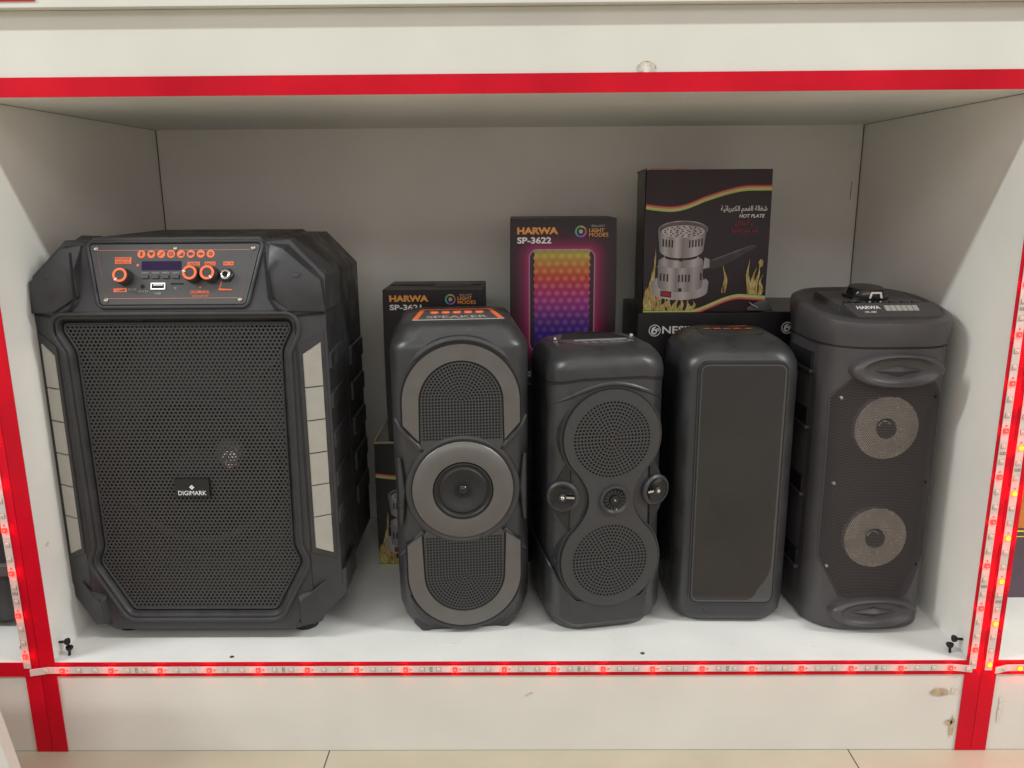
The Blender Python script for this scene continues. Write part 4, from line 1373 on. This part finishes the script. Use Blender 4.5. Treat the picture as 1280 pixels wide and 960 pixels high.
# lower hot plate carton on the shelf, open flap
t, W, D, Hh = carton("hot_plate_carton", "hot plate carton on the shelf floor, mostly hidden between the two leftmost speakers", -0.216, -0.028, 0.285, 0.395, 0.0, 0.208, CARTON)
hot_plate_art(t, W, Hh)
g = G().use(KRAFT)
g.tube([(0.0, -0.002, Hh + 0.002), (0.034, -0.002, Hh + 0.002)], 0.0020, 6)
g.tube([(0.0, -0.001, Hh + 0.003), (0.019, 0.020, Hh + 0.036)], 0.0012, 6)
g.use(CARTONG).hull([(0.002, 0.001, Hh), (0.034, 0.001, Hh), (0.020, 0.021, Hh + 0.035), (0.002, 0.003, Hh), (0.034, 0.003, Hh), (0.020, 0.0225, Hh + 0.035)])
g.build("open_flap", None, t)

# colour-light speaker carton, left
t, W, D, Hh = carton("speaker_carton", "black speaker carton printed SP-3621, standing on the half-hidden hot plate carton", -0.1925, -0.0395, 0.287, 0.410, 0.2095, 0.4525, CARTON)
def S1(x, y): return ((x - 50) / 830 * 0.153, Hh - (y - 155) / 6.737 * 0.00122)
g = G()
def tx(m, s, x0, y0, x1, y1, off=0.0, S=None):
    (a, b), (c, d) = S(x0, y1), S(x1, y0)
    g.use(m).text(s, a, b, c, d, HF, FRONT, off)
tx(GOLD, "HARWA", 105, 200, 430, 255, 0.05, S1)
tx(WHITET, "SP-3621", 105, 278, 370, 325, 0.03, S1)
g.build("brand_lettering", None, t)
g = G()
tx(GREYT, "BRILLIANT", 690, 191, 795, 206, 0.0, S1)
tx(GOLD, "LIGHT", 672, 212, 790, 241, 0.012, S1)
tx(GOLD, "MODES", 672, 246, 822, 276, 0.008, S1)
g.build("mode_lettering", None, t)
g = G()
c = S1(612, 237)
colour_ring(g, c[0], c[1], 0.0058, 0.0082, HF, WHEEL)
g.use(GREYT).flat(circ(c[0], c[1], 0.0030, 16), HF)
g.build("colour_wheel", None, t)
G().use(CARTONG).flat([(0.070, 0.035), (0.135, 0.045), (0.128, 0.115), (0.085, 0.110)], 0.0007, TOP(Hh)).build("worn_lid_patch", None, t)
G().tube([(0.004, 0.062, Hh + 0.0006), (W - 0.004, 0.062, Hh + 0.0006)], 0.0006, 5).build("lid_seam", GROOVE, t)

# plain carton that carries the tall rainbow one
carton("plain_carton", "plain black carton on the shelf floor under the rainbow-printed carton", 0.002, 0.165, 0.292, 0.43, 0.0, 0.2985, CARTON)


def rainbow_mat(W, Hh, x0, x1, z0, z1, rad):
    """printed front: tall rounded lamp picture, yellow to violet, with a magenta halo printed round it"""
    m, nt, b = newmat("rainbow_print")
    tc, x, y, z = coords(nt)
    L = nt.links.new
    cx, cz, hx, hz = (x0 + x1) / 2, (z0 + z1) / 2, (x1 - x0) / 2, (z1 - z0) / 2
    dx, dz = ab(x - cx) - (hx - rad), ab(z - cz) - (hz - rad)
    sd = hyp(mx(dx, 0.0), mx(dz, 0.0)) + mn(mx(dx, dz), 0.0) - rad

    def ramp(val, stops):
        cr = nt.nodes.new('ShaderNodeValToRGB')
        e = cr.color_ramp.elements
        e[0].position, e[0].color = stops[0][0], (*stops[0][1], 1)
        e[1].position, e[1].color = stops[-1][0], (*stops[-1][1], 1)
        for p, c_ in stops[1:-1]:
            k = e.new(p); k.color = (*c_, 1)
        L(val.k, cr.inputs[0])
        return cr.outputs[0]

    def mixc(f, a, c_, mode='MIX'):
        nd = nt.nodes.new('ShaderNodeMix')
        nd.data_type = 'RGBA'
        nd.blend_type = mode
        if isinstance(f, X): L(f.k, nd.inputs[0])
        else: nd.inputs[0].default_value = f
        for i, q in ((6, a), (7, c_)):
            if isinstance(q, tuple): nd.inputs[i].default_value = (*q, 1)
            else: L(q, nd.inputs[i])
        return nd.outputs[2]
    halo = ramp(sd / 0.032, [(0.0, (0.34, 0.02, 0.13)), (0.25, (0.15, 0.010, 0.055)), (0.6, (0.042, 0.006, 0.020)), (1.0, (0.014, 0.010, 0.013))])
    t_ = (z1 - z) / (z1 - z0)
    rain = ramp(t_, [(0.0, (0.30, 0.30, 0.08)), (0.05, (0.50, 0.40, 0.06)), (0.15, (0.58, 0.20, 0.03)), (0.27, (0.60, 0.05, 0.03)), (0.38, (0.50, 0.02, 0.14)), (0.52, (0.36, 0.02, 0.28)), (0.66, (0.13, 0.02, 0.26)), (0.80, (0.055, 0.02, 0.30)), (1.0, (0.03, 0.02, 0.20))])
    # facets: staggered dots
    px, pz = 0.0128, 0.0112
    row = rd(z / pz)
    sh = (row - 2.0 * rd(row / 2.0 - 0.25)) * (px / 2)
    ux = x + sh
    fx = ux - rd(ux / px) * px
    fz = z - row * pz
    dd = hyp(fx, fz * 1.1)
    dot = X.n('SUBTRACT', 1.0, dd / 0.0055)
    dot = mx(dot, 0.0)
    nz = nt.nodes.new('ShaderNodeTexNoise')
    nz.inputs['Scale'].default_value = 160
    L(tc.outputs['Object'], nz.inputs['Vector'])
    rain2 = mixc(dot * 0.50 * (1.0 - t_ * 0.9), rain, (0.85, 0.62, 0.30))
    rain2 = mixc(X(nz.outputs[0]) * 0.22, rain2, (0.02, 0.008, 0.02))
    # scalloped dark side rails inside the outline
    wob = ab(X.n('SINE', z * 300.0)) * 0.0022
    rail = (ab(x - cx) + wob) > (hx - 0.0065)
    ins = mixc(rail, rain2, (0.035, 0.016, 0.030))
    line = (ab(sd + 0.0006)) < 0.0009
    inside = sd < 0.0
    out = mixc(inside, halo, ins)
    out = mixc(line * 0.75, out, (0.50, 0.26, 0.34))
    L(out, b.inputs['Base Color'])
    b.inputs['Roughness'].default_value = 0.36
    return m


t, W, D, Hh = carton("rainbow_carton", "tall carton printed SP-3622 with a rainbow coloured lamp picture", 0.0035, 0.1630, 0.290, 0.420, 0.300, 0.5575, CARTON)
def S2(x, y): return ((x - 102) / 746 * W, Hh - (y - 78) / 5.647 * 0.00122)
p0, p1 = S2(232, 1012), S2(700, 288)
G().flat([(0.0006, 0.0006), (W - 0.0006, 0.0006), (W - 0.0006, Hh - 0.0006), (0.0006, Hh - 0.0006)], 0.0014).build("printed_front", rainbow_mat(W, Hh, p0[0], p1[0], p0[1], p1[1], 0.013), t)
HF = 0.0019
g = G()
tx(GOLD, "HARWA", 150, 136, 438, 184, 0.05, S2)
tx(WHITET, "SP-3622", 150, 203, 390, 248, 0.03, S2)
g.build("brand_lettering", None, t)
g = G()
tx(GREYT, "BRILLIANT", 672, 122, 765, 137, 0.0, S2)
tx(GOLD, "LIGHT", 655, 147, 762, 172, 0.012, S2)
tx(GOLD, "MODES", 655, 176, 790, 203, 0.008, S2)
g.build("mode_lettering", None, t)
g = G()
c = S2(597, 167)
colour_ring(g, c[0], c[1], 0.0062, 0.0088, HF, WHEEL)
g.use(GREYT).flat(circ(c[0], c[1], 0.0032, 16), HF)
g.build("colour_wheel", None, t)
g = G()
# foot of the front, glimpsed between two speakers
g.use(WHITET).text("SI", 0.0215, 0.0150, 0.0300, 0.0245, HF, FRONT, 0.04)
g.use(GREYT).flat(rect(0.0225, 0.0030, 0.0305, 0.0042), HF).flat(rect(0.0225, 0.0052, 0.0305, 0.0060), HF)
g.build("front_lettering", None, t)
G().use(WHITET).flat([(0.050, 0.001), (0.058, 0.001), (0.056, 0.012), (0.052, 0.010)], 0.0004, TOP(Hh)).build("torn_tape", None, t)
HF = 0.0016

# wide lower carton with the ring emblem
t, W, D, Hh = carton("emblem_carton", "wide black carton with white ring emblems and NES lettering under the hot plate carton", 0.199, 0.500, 0.292, 0.470, 0.0, 0.4135, CARTON)
def S3(u, v): return ((u - 798) / 192 * 0.2325 + 0.0015, Hh - (v - 390) * 0.00124)
g = G()
c = S3(818.5, 411.5); emblem_print(g, c[0], c[1], 0.0092, WHITET)
g.build("emblem", None, t)
g = G()
(a, b_), (a2, b2) = S3(828, 415.5), S3(868, 406)
g.use(WHITET).text("NESIL", a, b_, a2, b2, HF, FRONT, 0.02)
g.build("front_lettering", None, t)
g = G()
c = S3(987, 409); emblem_print(g, c[0], c[1], 0.0092, WHITET)
g.build("emblem", None, t)
G().use(CARTONG).flat(rect(0.004, 0.004, 0.296, 0.170), 0.0008, TOP(Hh)).build("lid_sheet", None, t)

# upper hot plate carton standing on it
t, W, D, Hh = carton("hot_plate_carton", "upright hot plate carton with flames and steel stove picture, on top of its stack", 0.2075, 0.3945, 0.300, 0.384, 0.4150, 0.6275, CARTONP)
hot_plate_art(t, W, Hh)
G().use(CARTONG).flat([(0.001, 0.001), (0.083, 0.001), (0.083, Hh - 0.002), (0.001, Hh - 0.002)], 0.0016, Fr((0, 0, 0), (0, 1, 0), (0, 0, 1), (-1, 0, 0))).build("side_sheet", None, t)  # whole side face made paler in colour to offset its shading
g = G().use(CARTONG)
g.hull([(-0.004, 0.066, Hh - 0.004), (-0.004, 0.084, Hh - 0.002), (0.004, 0.020, Hh + 0.0015), (0.004, 0.084, Hh + 0.0015), (-0.004, 0.067, Hh - 0.002), (0.004, 0.021, Hh + 0.003)])
g.use(SALMON).tube([(0.004, -0.0005, Hh + 0.0008), (0.030, -0.0005, Hh + 0.0012), (0.060, 0.0, Hh + 0.0006)], [0.0008, 0.0012, 0.0003], 5)
g.build("lid_flap", None, t)
g = G().use(CARTONP).hull([(0.160, -0.001, 0.008), (0.186, -0.001, 0.022), (0.199, -0.006, 0.0012), (0.160, -0.003, 0.0012), (0.160, -0.002, 0.0006), (0.199, -0.005, 0.0006)])
g.use(GREYT).tube([(0.162, -0.004, 0.0145), (0.168, -0.0055, 0.0095), (0.176, -0.008, 0.0060)], [0.0004, 0.0012, 0.0004], 5)
g.build("creased_corner", None, t)


# ------------------------------------------------------------------ glimpses in the neighbouring compartments
t = thing("dark_speaker", "dark speaker glimpsed at the left picture edge behind the red post", "speaker", (-0.78, 0.070, 0))
rings = [rrring(0.112 - i, i, 0.20 - i, 0.03, z) for z, i in ((0.012, 0.016), (0.030, 0.006), (0.075, 0.0), (0.30, 0.0), (0.345, 0.006), (0.360, 0.03))]
G().loft(rings).build("cabinet_body", BLK, t)
G().loft([rrring(0.112 + q, -q, 0.20 + q, 0.03, z) for z, q in ((0.088, 0), (0.090, 0.005), (0.104, 0.005), (0.107, 0))]).build("trim_band", GREYM, t)
for x in (-0.08, 0.08):
    for y in (0.05, 0.16):
        G().prism(circ(x, y, 0.015, 16), 0, 0.014, TOP(0)).build("foot", RUBBER, t)
t = thing("striped_carton", "dark purple and orange carton with yellow letter glimpsed at the right picture edge", "box", (0.652, 0.165, 0))
PURP = mat("purple_grey_card", (0.085, 0.055, 0.075), 0.45, var=0.1)
ORC = mat("orange_card", (0.60, 0.19, 0.03), 0.45, var=0.25, vscale=40)
YEL = mat("yellow_print", (0.85, 0.66, 0.03), 0.45)
G().box(0, 0.24, 0, 0.20, 0, 0.260).build("carton_body", PURP, t)
G().flat(rect(0.001, 0.112, 0.239, 0.259), 0.0008).build("orange_panel", ORC, t)
G().flat(rect(0.001, 0.106, 0.239, 0.1085), 0.0012).flat(rect(0.001, 0.098, 0.239, 0.0995), 0.0012).build("stripe_print", YEL, t)
G().text("S", 0.055, 0.064, 0.082, 0.090, 0.0014, FRONT, 0.03, 0.3).build("front_lettering", YEL, t)
